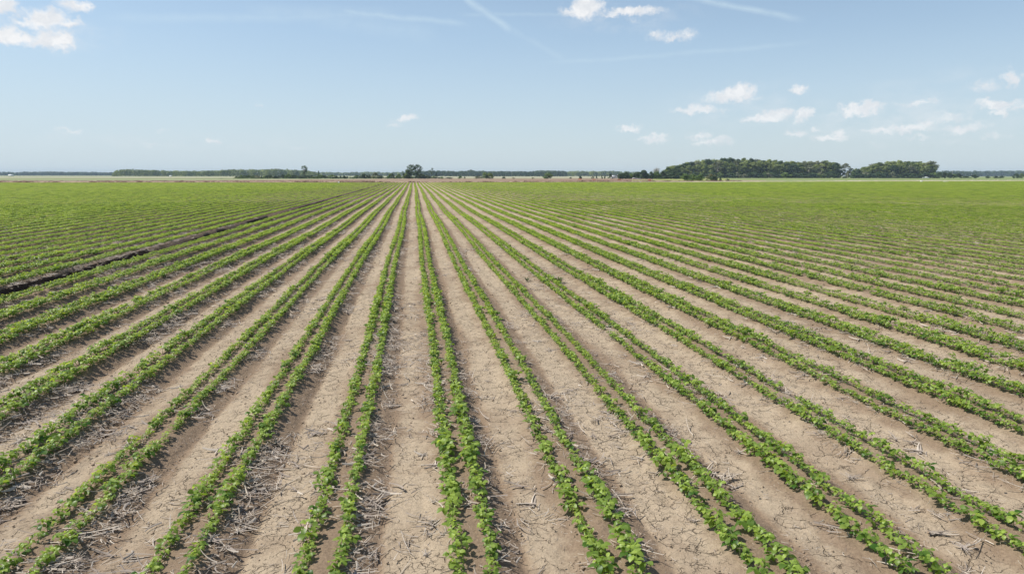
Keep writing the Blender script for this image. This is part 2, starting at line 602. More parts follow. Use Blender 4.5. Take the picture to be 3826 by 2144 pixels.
# ------------------------------------------------------------------ the land beyond
def land_mat(name, a, b_, c_, s1=.02, s2=.4, rough=.95, stretch=(1, 1, 1)):
    m, t, b = mat(name, rough, .1)
    geo = t.new('ShaderNodeNewGeometry')
    P = t.vmath('MULTIPLY', geo.outputs['Position'], stretch)
    c = t.mix(t.ramp(t.noise(P, s1, 4, .6), .35, .65), a, b_)
    c = t.mix(t.ramp(t.noise(P, s2, 4, .65), .48, .7), c, c_)
    t.l.new(c, b.inputs['Base Color'])
    return m


M_PALE = land_mat('pale_field', (.235, .275, .125), (.33, .335, .19), (.38, .36, .25), .006, .05, stretch=(.35, 1.6, 1))
M_DIRT = land_mat('tilled_dirt', (.315, .225, .15), (.40, .305, .215), (.225, .15, .10), .02, .10, stretch=(.22, 1.5, 1))
M_CLOD = land_mat('turned_clods', (.085, .05, .032), (.19, .125, .085), (.34, .26, .18), .25, 1.4)
M_VERGE = land_mat('dry_verge', (.42, .355, .25), (.52, .46, .35), (.29, .29, .14), .05, .5, stretch=(.5, 1.2, 1))
M_GREEN = land_mat('grassy_field', (.185, .240, .080), (.225, .270, .095), (.275, .285, .14), .012, .2, stretch=(.3, 1.5, 1))
M_YELLOW = land_mat('weedy_ground', (.30, .31, .09), (.22, .27, .07), (.36, .31, .19), .05, .4)


def flat(name, pts, z, m, kind='structure', label=None, jitter=0.0):
    """irregular sheet from a closed outline of ground points, fanned between front and back chains"""
    me = bpy.data.meshes.new(name)
    v = [(p[0], p[1], z) for p in pts]
    me.from_pydata(v, [], [list(range(len(v)))])
    me.materials.append(m)
    return link(name, me, kind=kind, label=label)


# one sheet to the horizon, under everything
flat('ground', [(-9000, -300), (9000, -300), (9000, 9500), (-9000, 9500)], -.40, M_PALE)


def band(name, front, back, z, m, seed=0, rough=.25):
    """strip of land between two chains of photo points with ragged edges"""
    xs = np.linspace(front[0][0], front[-1][0], 90)
    fy = np.interp(xs, [p[0] for p in front], [p[1] for p in front])
    by = np.interp(xs, [p[0] for p in back], [p[1] for p in back])
    V, F = [], []
    for i, x in enumerate(xs):
        ja = rough * (vnoise(i * .7, 0, seed) * 2)
        jb = rough * (vnoise(i * .6, 5, seed + 1) * 2)
        g0 = ground_at(x, fy[i] + ja, z)
        g1 = ground_at(x, by[i] + jb, z)
        V += [(g0[0], g0[1], z), (g1[0], g1[1], z)]
        if i:
            k = 2 * i
            F.append([k - 2, k, k + 1, k - 1])
    me = mesh_from(name, V, F, [m])
    return link(name, me, kind='structure')


E = lambda x: float(np.interp(x, [p[0] for p in EDGE], [p[1] for p in EDGE]))
band('dirt_field', [(-500, 684.8), (400, 684.6), (1545, 684.0), (2300, 682.8), (2860, 682)],
     [(-500, 677.6), (400, 676.6), (900, 673), (1200, 670.5), (1545, 667.6), (2300, 667), (2560, 671.5), (2860, 675)], -.30, M_DIRT, 3)
band('green_field', [(2600, 681.8), (2860, 681.4), (3300, 679.0), (3826, 677.0), (4500, 675.6)],
     [(2600, 663.6), (2860, 663.2), (3300, 662.4), (3826, 659.6), (4500, 658.8)], -.32, M_GREEN, 5, .1)
band('weedy_patch', [(2330, 675.5), (2460, 674.5), (2560, 676.0), (2650, 676.5), (2730, 674.5)],
     [(2330, 664.5), (2460, 664.0), (2560, 664.5), (2650, 664.5), (2730, 669)], -.275, M_YELLOW, 9)
band('verge_strip', [(1980, 682.9), (2300, 682.6), (2860, 681.8), (3300, 679.2), (3826, 677.4), (4500, 675.8)],
     [(1980, 681.4), (2300, 680.5), (2860, 677.4), (3300, 675.8), (3826, 673.8), (4500, 673.0)], -.22, M_VERGE, 7)
band('tilled_band', [(820, 676.5), (1545, 676.6), (2060, 676.8), (2360, 676.4)],
     [(820, 675.6), (1545, 675.0), (2060, 674.0), (2360, 671.5)], -.26, land_mat('moist_dirt', (.20, .125, .08), (.26, .175, .12), (.33, .25, .17), .02, .2, stretch=(.2, 1.5, 1)), 13)
band('tilled_band', [(1120, 671.6), (1545, 671.6), (2060, 672.0), (2440, 672.4)],
     [(1120, 670.6), (1545, 669.6), (2060, 668.2), (2440, 668.4)], -.25, bpy.data.materials['moist_dirt'], 17)
band('pale_track', [(-500, 663.6), (400, 664.4), (900, 664.4), (1300, 664.2), (1545, 664.0), (2300, 664)],
     [(-500, 662.6), (400, 662.6), (900, 662.4), (1300, 662), (1545, 661.6), (2300, 661.6)], -.30, M_VERGE, 19, .1)
band('olive_strip', [(-500, 671.6), (400, 670.2), (900, 668.6), (1180, 667.8)],
     [(-500, 669.6), (400, 668.2), (900, 666.8), (1180, 666.6)], -.28, M_GREEN, 21, .2)


def bank(name, path, width, height, m, seed, lump=.6, step=.5):
    """low ridge of pushed-up earth along a chain of photo points"""
    P = np.array([ground_at(a, b_, -.3) for a, b_ in path])
    seg = np.hypot(*np.diff(P, axis=0).T)
    s = np.concatenate([[0], np.cumsum(seg)])
    n = int(s[-1] / step)
    t = np.linspace(0, s[-1], n)
    px_, py_ = np.interp(t, s, P[:, 0]), np.interp(t, s, P[:, 1])
    tx, ty = np.gradient(px_), np.gradient(py_)
    L = np.hypot(tx, ty)
    nx, ny = -ty / L, tx / L
    cross = np.array([-1, -.62, -.35, -.1, .1, .38, .65, 1])
    prof = np.array([0, .45, .85, 1, .95, .8, .4, 0])
    V = []
    for j, (c, h) in enumerate(zip(cross, prof)):
        lum = 1 + lump * (2.6 * vnoise(t * 2.1, c * 5 + seed, seed) + 1.5 * vnoise(t * .3, c, seed + 3))
        off_ = width * (c + .25 * vnoise(t * .5, c * 4, seed + 5))
        V.append(np.stack([px_ + nx * off_, py_ + ny * off_, -.33 + height * h * np.clip(lum, .1, 2.6)], -1))
    v = np.concatenate(V)
    F = []
    for j in range(len(cross) - 1):
        a = np.arange(n - 1) + j * n
        F.append(np.stack([a, a + n, a + n + 1, a + 1], -1))
    me = mesh_from(name, v, np.concatenate(F), [m])
    return link(name, me, kind='structure')


bank('dirt_bank', [(-700, 684.0), (0, 683.2), (900, 682.9), (1545, 682.4), (1980, 681.4)], 1.4, .29, M_CLOD, 3, 1.1)
bank('dirt_bank', [(1960, 680.6), (2300, 679.7), (2600, 678.6), (2770, 678.2)], 1.4, .30, M_CLOD, 8, 1.1)
bank('dirt_bank', [(-700, 679.2), (0, 678.2), (500, 678.0), (900, 677.0), (1400, 676.9)], 1.2, .34, M_CLOD, 13, .35)
bank('dirt_bank', [(2700, 679.0), (3000, 677.6), (3300, 676.4), (3826, 674.6), (4400, 673.8)], 1.0, .16, M_VERGE, 17, 1.2)

# ------------------------------------------------------------------ soybean plants
M_LEAF = leaf_mat('soybean_leaf', (.055, .142, .018), (.390, .515, .105), .48, .46, .40)
M_STEM = plain('soybean_stem', (.22, .26, .09), .6)
rng = np.random.default_rng(7)

LT = np.array([0, .22, .5, .8, 1.0])
LW = np.array([.18, .82, 1.0, .62, .06])


def leaflet(mb, base, az_, pitch, L, W, tint, droop=.35, fold=.22, roll=0.0, simple=False):
    """one oval leaflet growing from base; az_ heading, pitch above level"""
    d = np.array([math.cos(az_), math.sin(az_), 0])
    s = np.array([-math.sin(az_), math.cos(az_), 0])
    up = np.array([0, 0, 1.0])
    s = s * math.cos(roll) + up * math.sin(roll)
    if simple:
        v = []
        for tt, ww in ((0, 0), (.45, -1), (1, 0), (.45, 1)):
            p = base + L * tt * (d * math.cos(pitch - droop * tt) + up * math.sin(pitch - droop * tt)) + s * ww * W / 2 + up * abs(ww) * fold * W / 2
            v.append(p)
        mb.add(v, [[0, 1, 2, 3]], tint)
        return
    v = []
    for tt, ww in zip(LT, LW):
        a = pitch - droop * tt
        c = base + L * tt * (d * math.cos(a) + up * math.sin(a))
        for k in (-1, 0, 1):
            v.append(c + s * k * ww * W / 2 + up * abs(k) * fold * W / 2 * ww)
    f = []
    for i in range(4):
        for j in range(2):
            a = i * 3 + j
            f.append([a, a + 1, a + 4, a + 3])
    mb.add(v, f, tint)


def plant(r, leaf, stem, origin=(0, 0, 0), size=1.0, lod=0):
    """young soybean: stem, opposed first leaves, three to five trifoliate leaves"""
    o = np.array(origin, float)
    H = size * r.uniform(.066, .100)
    lean = r.normal(0, .012, 2) * size
    top = o + np.array([lean[0], lean[1], H])
    if stem is not None:
        stem.tube([o + [0, 0, -.02], (o + top) / 2 + [lean[0] * .3, 0, 0], top], [.0028, .0024, .0014], 4, .4)
    a0 = r.uniform(0, 2 * math.pi)
    simple = lod > 0
    if lod < 2:
        for k in range(2):
            a = a0 + 1.2 + k * math.pi + r.normal(0, .2)
            b0 = o + (top - o) * .35
            b1 = b0 + size * .022 * np.array([math.cos(a), math.sin(a), .5])
            if stem is not None:
                stem.tube([b0, b1], [.0012, .001], 3, .5, cap=False)
            leaflet(leaf, b1, a, r.uniform(-.1, .35), size * r.uniform(.028, .036), size * .028, r.uniform(.0, .25), .5, simple=simple)
    nt = int(r.integers(4, 6)) if lod < 2 else 3
    for k in range(nt):
        q = .48 + .5 * k / max(nt - 1, 1)
        a = a0 + k * 2.6 + r.normal(0, .35)
        young = k / max(nt - 1, 1)
        pl = size * r.uniform(.038, .064) * (1 - .42 * young)
        rise = r.uniform(.40, .95) + .22 * young
        b0 = o + (top - o) * q
        b1 = b0 + pl * np.array([math.cos(a) * math.cos(rise), math.sin(a) * math.cos(rise), math.sin(rise)])
        if stem is not None:
            stem.tube([b0, (b0 + b1) / 2 + [0, 0, pl * .08], b1], [.0013, .0012, .0009], 3, .55, cap=False)
        L = size * r.uniform(.045, .061) * (1 - .38 * young)
        W = L * r.uniform(.76, .9)
        tn = .30 + .52 * young + r.normal(0, .13)
        for da, sc in ((0, 1.05), (1.35, .95), (-1.35, .95)):
            aa = a + da + r.normal(0, .18)
            off_ = size * (.010 if da == 0 else .002)
            bb = b1 + off_ * np.array([math.cos(a), math.sin(a), .2])
            leaflet(leaf, bb, aa, r.uniform(-.35, .55), L * sc, W * sc, tn + r.normal(0, .09), r.uniform(.2, .7), r.uniform(.05, .4), r.normal(0, .35), simple)


def proto(name, mb_list, smooth=True):
    """unlinked source object for the scattered plants"""
    V = np.concatenate([np.concatenate(m.v) for m, _ in mb_list])
    F, T, MI = [], [], []
    n = 0
    for i, (m, _) in enumerate(mb_list):
        f = np.concatenate(m.f)
        F.append(f + n)
        T.append(np.concatenate(m.t))
        MI += [i] * len(f)
        n += m.n
    me = mesh_from(name, V, np.concatenate(F), [m for _, m in mb_list], np.concatenate(T), smooth)
    me.polygons.foreach_set('material_index', np.array(MI, dtype=np.int32))
    return bpy.data.objects.new(name, me)


NV = 12
PL_PARTS, PL_PROTO = [], []
for i in range(NV):
    r = np.random.default_rng(100 + i)
    lf, st = MB(), MB()
    plant(r, lf, st, size=r.uniform(.95, 1.15))
    PL_PARTS.append((lf.mesh('foliage', [M_LEAF], True), st.mesh('stem', [M_STEM], True)))
    PL_PROTO.append(proto('soybean_source', [(lf, M_LEAF), (st, M_STEM)]))
SEG_A, SEG_B, SEG_C = [], [], []
for i in range(8):                     # half-metre pieces of one row
    r = np.random.default_rng(300 + i)
    lf = MB()
    for y in np.arange(-.25, .25, .042):
        if r.random() < .95:
            plant(r, lf, None, (r.normal(0, .012), y + r.normal(0, .008), 0), r.uniform(.74, 1.02), 1)
    SEG_A.append(proto('row_source', [(lf, M_LEAF)], False))
for i in range(6):                     # one-metre pieces of a twin row
    r = np.random.default_rng(400 + i)
    lf = MB()
    for s in (-TWIN, TWIN):
        for y in np.arange(-.5, .5, .06):
            plant(r, lf, None, (s + r.normal(0, .02), y + r.normal(0, .01), 0), r.uniform(.86, 1.10), 2)
    SEG_B.append(proto('twin_source', [(lf, M_LEAF)], False))
for i in range(6):                     # two-metre pieces for the far end
    r = np.random.default_rng(500 + i)
    lf = MB()
    for s in (-TWIN, TWIN):
        for y in np.arange(-1, 1, .10):
            plant(r, lf, None, (s + r.normal(0, .03), y + r.normal(0, .02), 0), r.uniform(1.0, 1.28), 2)
    SEG_C.append(proto('stretch_source', [(lf, M_LEAF)], False))


def scatter(name, lods, pts, kind='stuff', label=None):
    """one object that carries many copies; lods = list of lists of source objects,
    pts = array of x, y, z, lod, variant, rotx, roty, rotz, sx, sy, sz"""
    pts = np.asarray(pts, float)
    me = bpy.data.meshes.new(name)
    me.vertices.add(len(pts))
    me.vertices.foreach_set('co', pts[:, :3].astype(np.float32).ravel())
    for nm, col, ty in (('lod', 3, 'INT'), ('var', 4, 'INT')):
        a = me.attributes.new(nm, ty, 'POINT')
        a.data.foreach_set('value', pts[:, col].astype(np.int32))
    for nm, c0 in (('rot', 5), ('siz', 8)):
        a = me.attributes.new(nm, 'FLOAT_VECTOR', 'POINT')
        a.data.foreach_set('vector', pts[:, c0:c0 + 3].astype(np.float32).ravel())
    o = link(name, me, kind=kind, label=label)
    ng = bpy.data.node_groups.new(name, 'GeometryNodeTree')
    ng.interface.new_socket('Geometry', in_out='INPUT', socket_type='NodeSocketGeometry')
    ng.interface.new_socket('Geometry', in_out='OUTPUT', socket_type='NodeSocketGeometry')
    N, Lk = ng.nodes, ng.links
    gi, go = N.new('NodeGroupInput'), N.new('NodeGroupOutput')
    final = N.new('GeometryNodeJoinGeometry')

    def named(nm, ty):
        nd = N.new('GeometryNodeInputNamedAttribute')
        nd.data_type = ty
        nd.inputs['Name'].default_value = nm
        return nd.outputs['Attribute']
    lod_s, var_s, rot_s, siz_s = named('lod', 'INT'), named('var', 'INT'), named('rot', 'FLOAT_VECTOR'), named('siz', 'FLOAT_VECTOR')
    for k, srcs in enumerate(lods):
        jn = N.new('GeometryNodeJoinGeometry')
        for s in srcs:
            oi = N.new('GeometryNodeObjectInfo')
            oi.inputs['Object'].default_value = s
            g2 = N.new('GeometryNodeGeometryToInstance')
            Lk.new(oi.outputs['Geometry'], g2.inputs[0])
            Lk.new(g2.outputs[0], jn.inputs[0])
        cmp_ = N.new('FunctionNodeCompare')
        cmp_.data_type = 'INT'
        cmp_.operation = 'EQUAL'
        Lk.new(lod_s, cmp_.inputs[2])
        cmp_.inputs[3].default_value = k
        ip = N.new('GeometryNodeInstanceOnPoints')
        Lk.new(gi.outputs[0], ip.inputs['Points'])
        Lk.new(cmp_.outputs[0], ip.inputs['Selection'])
        Lk.new(jn.outputs[0], ip.inputs['Instance'])
        ip.inputs['Pick Instance'].default_value = True
        Lk.new(var_s, ip.inputs['Instance Index'])
        Lk.new(rot_s, ip.inputs['Rotation'])
        Lk.new(siz_s, ip.inputs['Scale'])
        Lk.new(ip.outputs[0], final.inputs[0])
    Lk.new(final.outputs[0], go.inputs[0])
    md = o.modifiers.new('scatter', 'NODES')
    md.node_group = ng
    return o


# ---- where the plants stand
def in_view(x, y, margin=4.0, lo=-31.0, hi=48.0):
    a = np.degrees(np.arctan2(x, y))
    return (a > lo - margin) & (a < hi + margin) & (y > 2.0)


def vigour(x, y):
    return 1.0 - .24 * np.clip((x - 6) / 10, 0, 1) * np.clip((110 - y) / 60, 0, 1) + .06 * np.clip((-x - 1) / 4, 0, 1) - .12 * ((x > -8.75) & (x < -8.1)) + .36 * vnoise(x * .45, y * .22, 61) + .30 * vnoise(x * 2.0, y * 1.3, 67) + .30 * vnoise(x * .09, y * .03, 63)


NEAR_R, MID_R, FAR_R = 26.0, 70.0, 130.0
near = []
kmax = int(300 / BED)
for k in range(-190, 330):
    xc = X0 + BED * k + .05 * float(_hash(np.array(k), np.array(k * 0 + 9), 4) - .5)
    if abs(xc) < NEAR_R:
        for s in (-TWIN, TWIN):
            y = 2.2
            while y < NEAR_R:
                y += rng.uniform(.036, .074) * (1.12 if y < 9 else 1.0)
                x = xc + s + float(sway(y)) + rng.normal(0, .010)
                gap = vnoise(k * 5.3 + (s > 0) * 2.7, y * 3.6, 71)
                if gap > .41 and y < 20:
                    y += rng.uniform(.0, .07)
                    continue
                if not in_view(x, y) or math.hypot(x, y) > NEAR_R:
                    continue
                near.append((x, y, s, k))
near = np.array(near)
zn, _, _ = soil(near[:, 0], near[:, 1])
nn = len(near)
vg = vigour(near[:, 0], near[:, 1])
scl = np.clip(vg * rng.normal(1.0, .20, nn), .45, 1.5) * np.interp(near[:, 1], [3, 12], [.82, .86])
NP = np.zeros((nn, 11))
NP[:, 0:2] = near[:, 0:2]
NP[:, 2] = zn - .004
NP[:, 4] = rng.integers(0, NV, nn)
NP[:, 5] = rng.normal(0, .08, nn)
NP[:, 6] = rng.normal(0, .08, nn)
NP[:, 7] = rng.uniform(0, 2 * math.pi, nn)
NP[:, 8:11] = scl[:, None]


def project(x, y, z):
    v = np.stack([x, y, z - CAM_H], -1) @ CM
    return 1913 + FPX * v[..., 0] / -v[..., 2], 1072 - FPX * v[..., 1] / -v[..., 2]


qx, qy = project(NP[:, 0], NP[:, 1], NP[:, 2] + .06)
vis = (qx > -10) & (qx < 3836) & (qy < 2150)
dist = np.hypot(NP[:, 0], NP[:, 1]) + np.where(vis, 0, 1000)
order = np.argsort(dist)
solo = order[:300]
rest = order[300:]

# the nearest plants, each its own object
ROWNAMES = {-3: 'fourth twin row left of the middle gap', -2: 'third twin row left of the middle gap', -1: 'first twin row left of the middle gap'}
rows_k = sorted(set(int(near[i, 3]) for i in solo))


def row_words(k, s):
    side = 'left line' if s < 0 else 'right line'
    n = {0: 'first', 1: 'second', 2: 'third', 3: 'fourth', 4: 'fifth', 5: 'sixth', 6: 'seventh'}
    if k >= 0:
        return f"{side} of the {n.get(k, 'last')} twin row right of centre"
    return f"{side} of the {n.get(-k - 1, 'last')} twin row left of centre"


lead = {}
for i in solo:
    key = (int(near[i, 3]), near[i, 2] > 0)
    if key not in lead or qy[i] > qy[lead[key]]:
        lead[key] = i
for i in solo:
    k, s = int(near[i, 3]), near[i, 2]
    p = NP[i]
    root = bpy.data.objects.new('soybean_plant', None)
    root.empty_display_size = .05
    COL.objects.link(root)
    root.location = p[:3]
    root.rotation_euler = p[5:8]
    root.scale = p[8:11]
    words_ = row_words(k, s)
    if lead[(k, s > 0)] == i:
        root['label'] = 'nearest soybean plant in the ' + words_
    else:
        root['label'] = 'young soybean plant in the ' + words_
    root['category'] = 'plant'
    root['group'] = 'soybean plants at the near ends of the rows'
    fo, stm = PL_PARTS[int(p[4])]
    link('foliage', fo, root)
    link('stem', stm, root)

segs = []
for k in range(-215, 330):
    xc = X0 + BED * k + .05 * float(_hash(np.array(k), np.array(k * 0 + 9), 4) - .5)
    # half-metre pieces
    if abs(xc) < MID_R:
        ys = np.arange(.25, MID_R, .47)
        for s in (-TWIN, TWIN):
            x = xc + s + sway(ys)
            rr_ = np.hypot(x, ys)
            ok = (rr_ >= NEAR_R - .25) & (rr_ < MID_R) & in_view(x, ys)
            g = vnoise(k * 5.3 + (s > 0) * 2.7 + 0 * ys, ys * 3.6, 71) > .47
            ok &= ~g
            if ok.any():
                x_, y_ = x[ok], ys[ok]
                n_ = len(x_)
                vv = np.clip(vigour(x_, y_), .7, 1.3)
                segs.append(np.stack([x_, y_, x_ * 0, x_ * 0 + 1, rng.integers(0, 8, n_), x_ * 0, x_ * 0, rng.integers(0, 2, n_) * math.pi,
                                      vv * rng.uniform(.95, 1.2, n_), x_ * 0 + 1.0, vv * rng.uniform(.9, 1.15, n_)], -1))
    ys = np.arange(.5, 300, .96)
    x = xc + sway(ys)
    rr_ = np.hypot(x, ys)
    ok = (rr_ >= MID_R - .4) & (rr_ < FAR_R) & in_view(x, ys) & inside_field(x, ys)
    if ok.any():
        x_, y_ = x[ok], ys[ok]
        n_ = len(x_)
        vv = np.clip(vigour(x_, y_), .7, 1.3)
        segs.append(np.stack([x_, y_, x_ * 0, x_ * 0 + 2, rng.integers(0, 6, n_), x_ * 0, x_ * 0, rng.integers(0, 2, n_) * math.pi,
                              vv ** .5 * rng.uniform(.9, 1.1, n_), x_ * 0 + 1.0, vv * rng.uniform(.8, 1.1, n_)], -1))
    ys = np.arange(1, 300, 1.95)
    x = xc + sway(ys)
    rr_ = np.hypot(x, ys)
    ok = (rr_ >= FAR_R - .9) & in_view(x, ys) & inside_field(x, ys)
    if ok.any():
        x_, y_ = x[ok], ys[ok]
        n_ = len(x_)
        vv = np.clip(vigour(x_, y_), .7, 1.3)
        segs.append(np.stack([x_, y_, x_ * 0, x_ * 0 + 3, rng.integers(0, 6, n_), x_ * 0, x_ * 0, rng.integers(0, 2, n_) * math.pi,
                              vv ** .5 * rng.uniform(.9, 1.1, n_), x_ * 0 + 1.0, vv * rng.uniform(.75, 1.05, n_)], -1))
SG = np.concatenate(segs)
zz, _, _ = soil(SG[:, 0], SG[:, 1])
SG[:, 2] = zz - .006
scatter('soybean_rows', [PL_PROTO, SEG_A, SEG_B, SEG_C], np.concatenate([NP[rest], SG]), 'stuff',
        'long twin rows of young green soybeans running to the far edge of the field')
print('plants', len(rest), 'segments', len(SG))

# ------------------------------------------------------------------ straw, stubble and clods on the soil
m_, t_, b_ = mat('dry_straw', .75, .25)
at_ = t_.new('ShaderNodeAttribute', attribute_name='tint')
oi_ = t_.new('ShaderNodeObjectInfo')
c_ = t_.mix(at_.outputs['Fac'], (.20, .155, .12), (.56, .485, .385))
c_ = t_.mix(t_.math('MULTIPLY', oi_.outputs['Random'], .35), c_, (.42, .38, .35))
t_.l.new(c_, b_.inputs['Base Color'])
M_STRAW = m_
m_, t_, b_ = mat('soil_clod', .95, .1)
g_ = t_.new('ShaderNodeNewGeometry')
c_ = t_.mix(t_.noise(g_.outputs['Position'], 60, 3, .6), (.24, .18, .13), (.40, .31, .22))
t_.l.new(c_, b_.inputs['Base Color'])
M_LUMP = m_


def straw_piece(mb, r, c, L, W, hgt=.004, az_=None, stand=0.0):
    W = min(W, L * .13)
    a = r.uniform(0, 2 * math.pi) if az_ is None else az_
    bend = r.normal(0, .28)
    n = 4
    v = []
    lift = r.uniform(0, .25) * L * .3 + stand * L
    tw = r.normal(0, .5)
    for i in range(n + 1):
        q = i / n
        aa = a + bend * (q - .5)
        p = np.array([c[0] + math.cos(aa) * L * (q - .5), c[1] + math.sin(aa) * L * (q - .5), c[2] + hgt + lift * q * q])
        s = np.array([-math.sin(aa), math.cos(aa), 0])
        ww = W * (1 - .5 * q) / 2
        v += [p - s * ww + [0, 0, tw * ww], p + [0, 0, ww * .9], p + s * ww - [0, 0, tw * ww]]
    f = []
    for i in range(n):
        for j in range(2):
            a_ = i * 3 + j
            f.append([a_, a_ + 1, a_ + 4, a_ + 3])
    mb.add(v, f, float(np.clip(r.normal(.48, .34), 0, 1)))


def lump(mb, r, c, s):
    """irregular crumb of earth"""
    import itertools
    ring = []
    n = 6
    for zq, rq in ((-.3, .7), (.15, 1.0), (.6, .6)):
        for j in range(n):
            a = 2 * math.pi * j / n + zq
            k = rq * s * r.uniform(.7, 1.25)
            ring.append([c[0] + math.cos(a) * k, c[1] + math.sin(a) * k, c[2] + zq * s * r.uniform(.7, 1.2)])
    f = []
    for i in range(2):
        for j in range(n):
            k = (j + 1) % n
            f.append([i * n + j, i * n + k, (i + 1) * n + k, (i + 1) * n + j])
    f.append([12, 13, 14, 15])
    f.append([12, 15, 16, 17])
    mb.add(ring, f, .5)


ST, CL, FINE = [], [], []
for i in range(10):
    r = np.random.default_rng(700 + i)
    mb = MB()
    for _ in range(int(r.integers(5, 11))):
        straw_piece(mb, r, (r.normal(0, .055), r.normal(0, .055), r.uniform(0, .014)), float(np.clip(r.lognormal(-2.65, .55), .02, .26)), r.uniform(.003, .010) if r.random() < .68 else r.uniform(.012, .026), stand=max(0, r.normal(0, .12)))
    ST.append(proto('straw_source', [(mb, M_STRAW)], False))
    mb = MB()
    for _ in range(10):
        straw_piece(mb, r, (r.uniform(-.2, .2), r.uniform(-.2, .2), 0), r.uniform(.012, .05), r.uniform(.0018, .004), .002)
    FINE.append(proto('chaff_source', [(mb, M_STRAW)], False))
    mb = MB()
    for _ in range(12):
        lump(mb, r, (r.normal(0, .09), r.normal(0, .09), .002), float(np.clip(r.lognormal(-5.3, .5), .002, .016)))
    CL.append(proto('clod_source', [(mb, M_LUMP)], False))


def residue(x, y, f, k):
    """chance of straw: thick on the bed shoulders, more towards the left, patchy"""
    sh = np.exp(-((f - .22) / .09) ** 2) * (.8 + 1.5 * np.clip(-k / 4, 0, 1.2)) + .55 * np.exp(-((f - .84) / .08) ** 2) * (.6 + .9 * np.clip(k / 3, 0, 1))
    sh = sh + .20 * np.exp(-((f - 0) / .07) ** 2) + .08
    patch = np.clip(.45 + 2.4 * vnoise(x * .9, y * .5, 81) + 1.1 * vnoise(x * 2.5, y * 2.1, 83), 0, 1.6)
    return sh * patch * np.where(k >= 0, .62, 1.0)


def sprinkle(n, r0, r1, power, src_n, fn, lod, smin, smax):
    a = np.radians(rng.uniform(-35, 52, n))
    q = rng.uniform(0, 1, n)
    rad = (r0 ** power + q * (r1 ** power - r0 ** power)) ** (1 / power)
    x, y = rad * np.sin(a), rad * np.cos(a)
    z, cr, f = soil(x, y)
    k = np.floor((x - sway(y) - X0) / BED)
    keep = rng.uniform(0, 1, n) < fn(x, y, f, k)
    x, y, z = x[keep], y[keep], z[keep]
    n_ = len(x)
    s = rng.uniform(smin, smax, n_)
    return np.stack([x, y, z, x * 0 + lod, rng.integers(0, src_n, n_), rng.normal(0, .06, n_), rng.normal(0, .06, n_), rng.uniform(0, 6.28, n_), s, s, s], -1)


parts_ = [
    sprinkle(26000, 2.5, 14, 2, 10, residue, 0, .7, 1.35),
    sprinkle(60000, 14, 40, 2, 10, lambda x, y, f, k: residue(x, y, f, k) * .8, 0, .9, 1.6),
    sprinkle(30000, 40, 90, 2, 10, lambda x, y, f, k: residue(x, y, f, k) * .7, 0, 1.3, 2.2),
    sprinkle(9000, 2.5, 16, 2, 10, lambda x, y, f, k: .55 + x * 0, 1, .8, 1.4),
]
scatter('straw', [ST, FINE], np.concatenate(parts_), 'stuff', 'dry broken straw and chaff lying on the soil between the rows')
parts_ = [sprinkle(9000, 2.5, 14, 2, 10, lambda x, y, f, k: .04 + .6 * np.exp(-((f - .28) / .10) ** 2) + .12 * (vnoise(x * 2, y * 2, 91) > .2), 0, .6, 1.4),
          sprinkle(9000, 14, 34, 2, 10, lambda x, y, f, k: .1 + .9 * np.exp(-((f - .28) / .12) ** 2), 0, 1, 2.0)]
scatter('soil_clods', [CL], np.concatenate(parts_), 'stuff', 'small crumbs and clods of dry brown earth on the bed shoulders')


def on_soil(px, py):
    g = ground_at(px, py, -.03)
    z, _, _ = soil(np.array([g[0]]), np.array([g[1]]))
    return (float(g[0]), float(g[1]), float(z[0]))


STUB_WORDS = [
    (1615, 1880, 'tuft of grey stubble, uppermost of the stubble tufts beside the near right-hand twin row', .055),
    (1612, 1955, 'dark grey stubble tuft with a loose stalk above it in the bare middle strip', .055),
    (1605, 2000, 'splayed pale stubble tuft below the dark tuft in the middle strip', .06),
    (1590, 2070, 'small dark stubble tuft lowest in the bare middle strip', .045),
    (2700, 1595, 'fan of fallen straw stalks pointing down beside a twin row at right', .10),
    (3180, 1770, 'loose bundle of pale crossed stalks between two twin rows at lower right', .11),
    (3480, 1975, 'long bundle of bleached stalks lying towards the lower right corner', .15),
    (3600, 2035, 'splayed white fan of stubble near the lower right corner', .09),
    (3610, 2110, 'dark-rooted stubble clump at the bottom right edge', .10),
    (3410, 1640, 'upright straw stalks standing in a pale pile beside the right-hand rows', .10),
    (2590, 1955, 'grey straw clump in the bare strip right of the centre rows', .06),
    (2760, 1690, 'grey tangle of stalks near a gap in the right-hand twin row', .09),
    (390, 1610, 'dark crooked stubble stump with long shadow among the left rows', .09),
    (75, 1850, 'dark root clump with pale stalks at the left edge', .10),
    (560, 1790, 'matted grey straw clump beside a left-hand twin row', .09),
    (270, 2105, 'spiky dark stubble heap near the lower left corner', .11),
    (890, 1975, 'branching stubble stalk in the shade of the left centre row', .09),
    (310, 1585, 'knotted pale stubble crown between the left rows', .08),
]
for j, (px, py, lab, sz) in enumerate(STUB_WORDS):
    r = np.random.default_rng(900 + j)
    mb = MB()
    for _ in range(int(16 + 60 * sz)):
        a = r.uniform(0, 6.28) if 'long bundle' not in lab else r.normal(-.45, .25)
        L = sz * r.uniform(.5, 1.3)
        q = r.uniform(0, .35) * sz
        straw_piece(mb, r, (math.cos(a) * (L * .4) + r.normal(0, sz * .08), math.sin(a) * (L * .4) + r.normal(0, sz * .08), r.uniform(0, .02)), L, r.uniform(.004, .009), az_=a, stand=max(0, r.normal(.12, .2)))
    link('stubble_clump', mb.mesh('stubble_clump', [M_STRAW]), None, lab, 'stubble', 'stubble clumps on the bare strips', loc=on_soil(px, py))

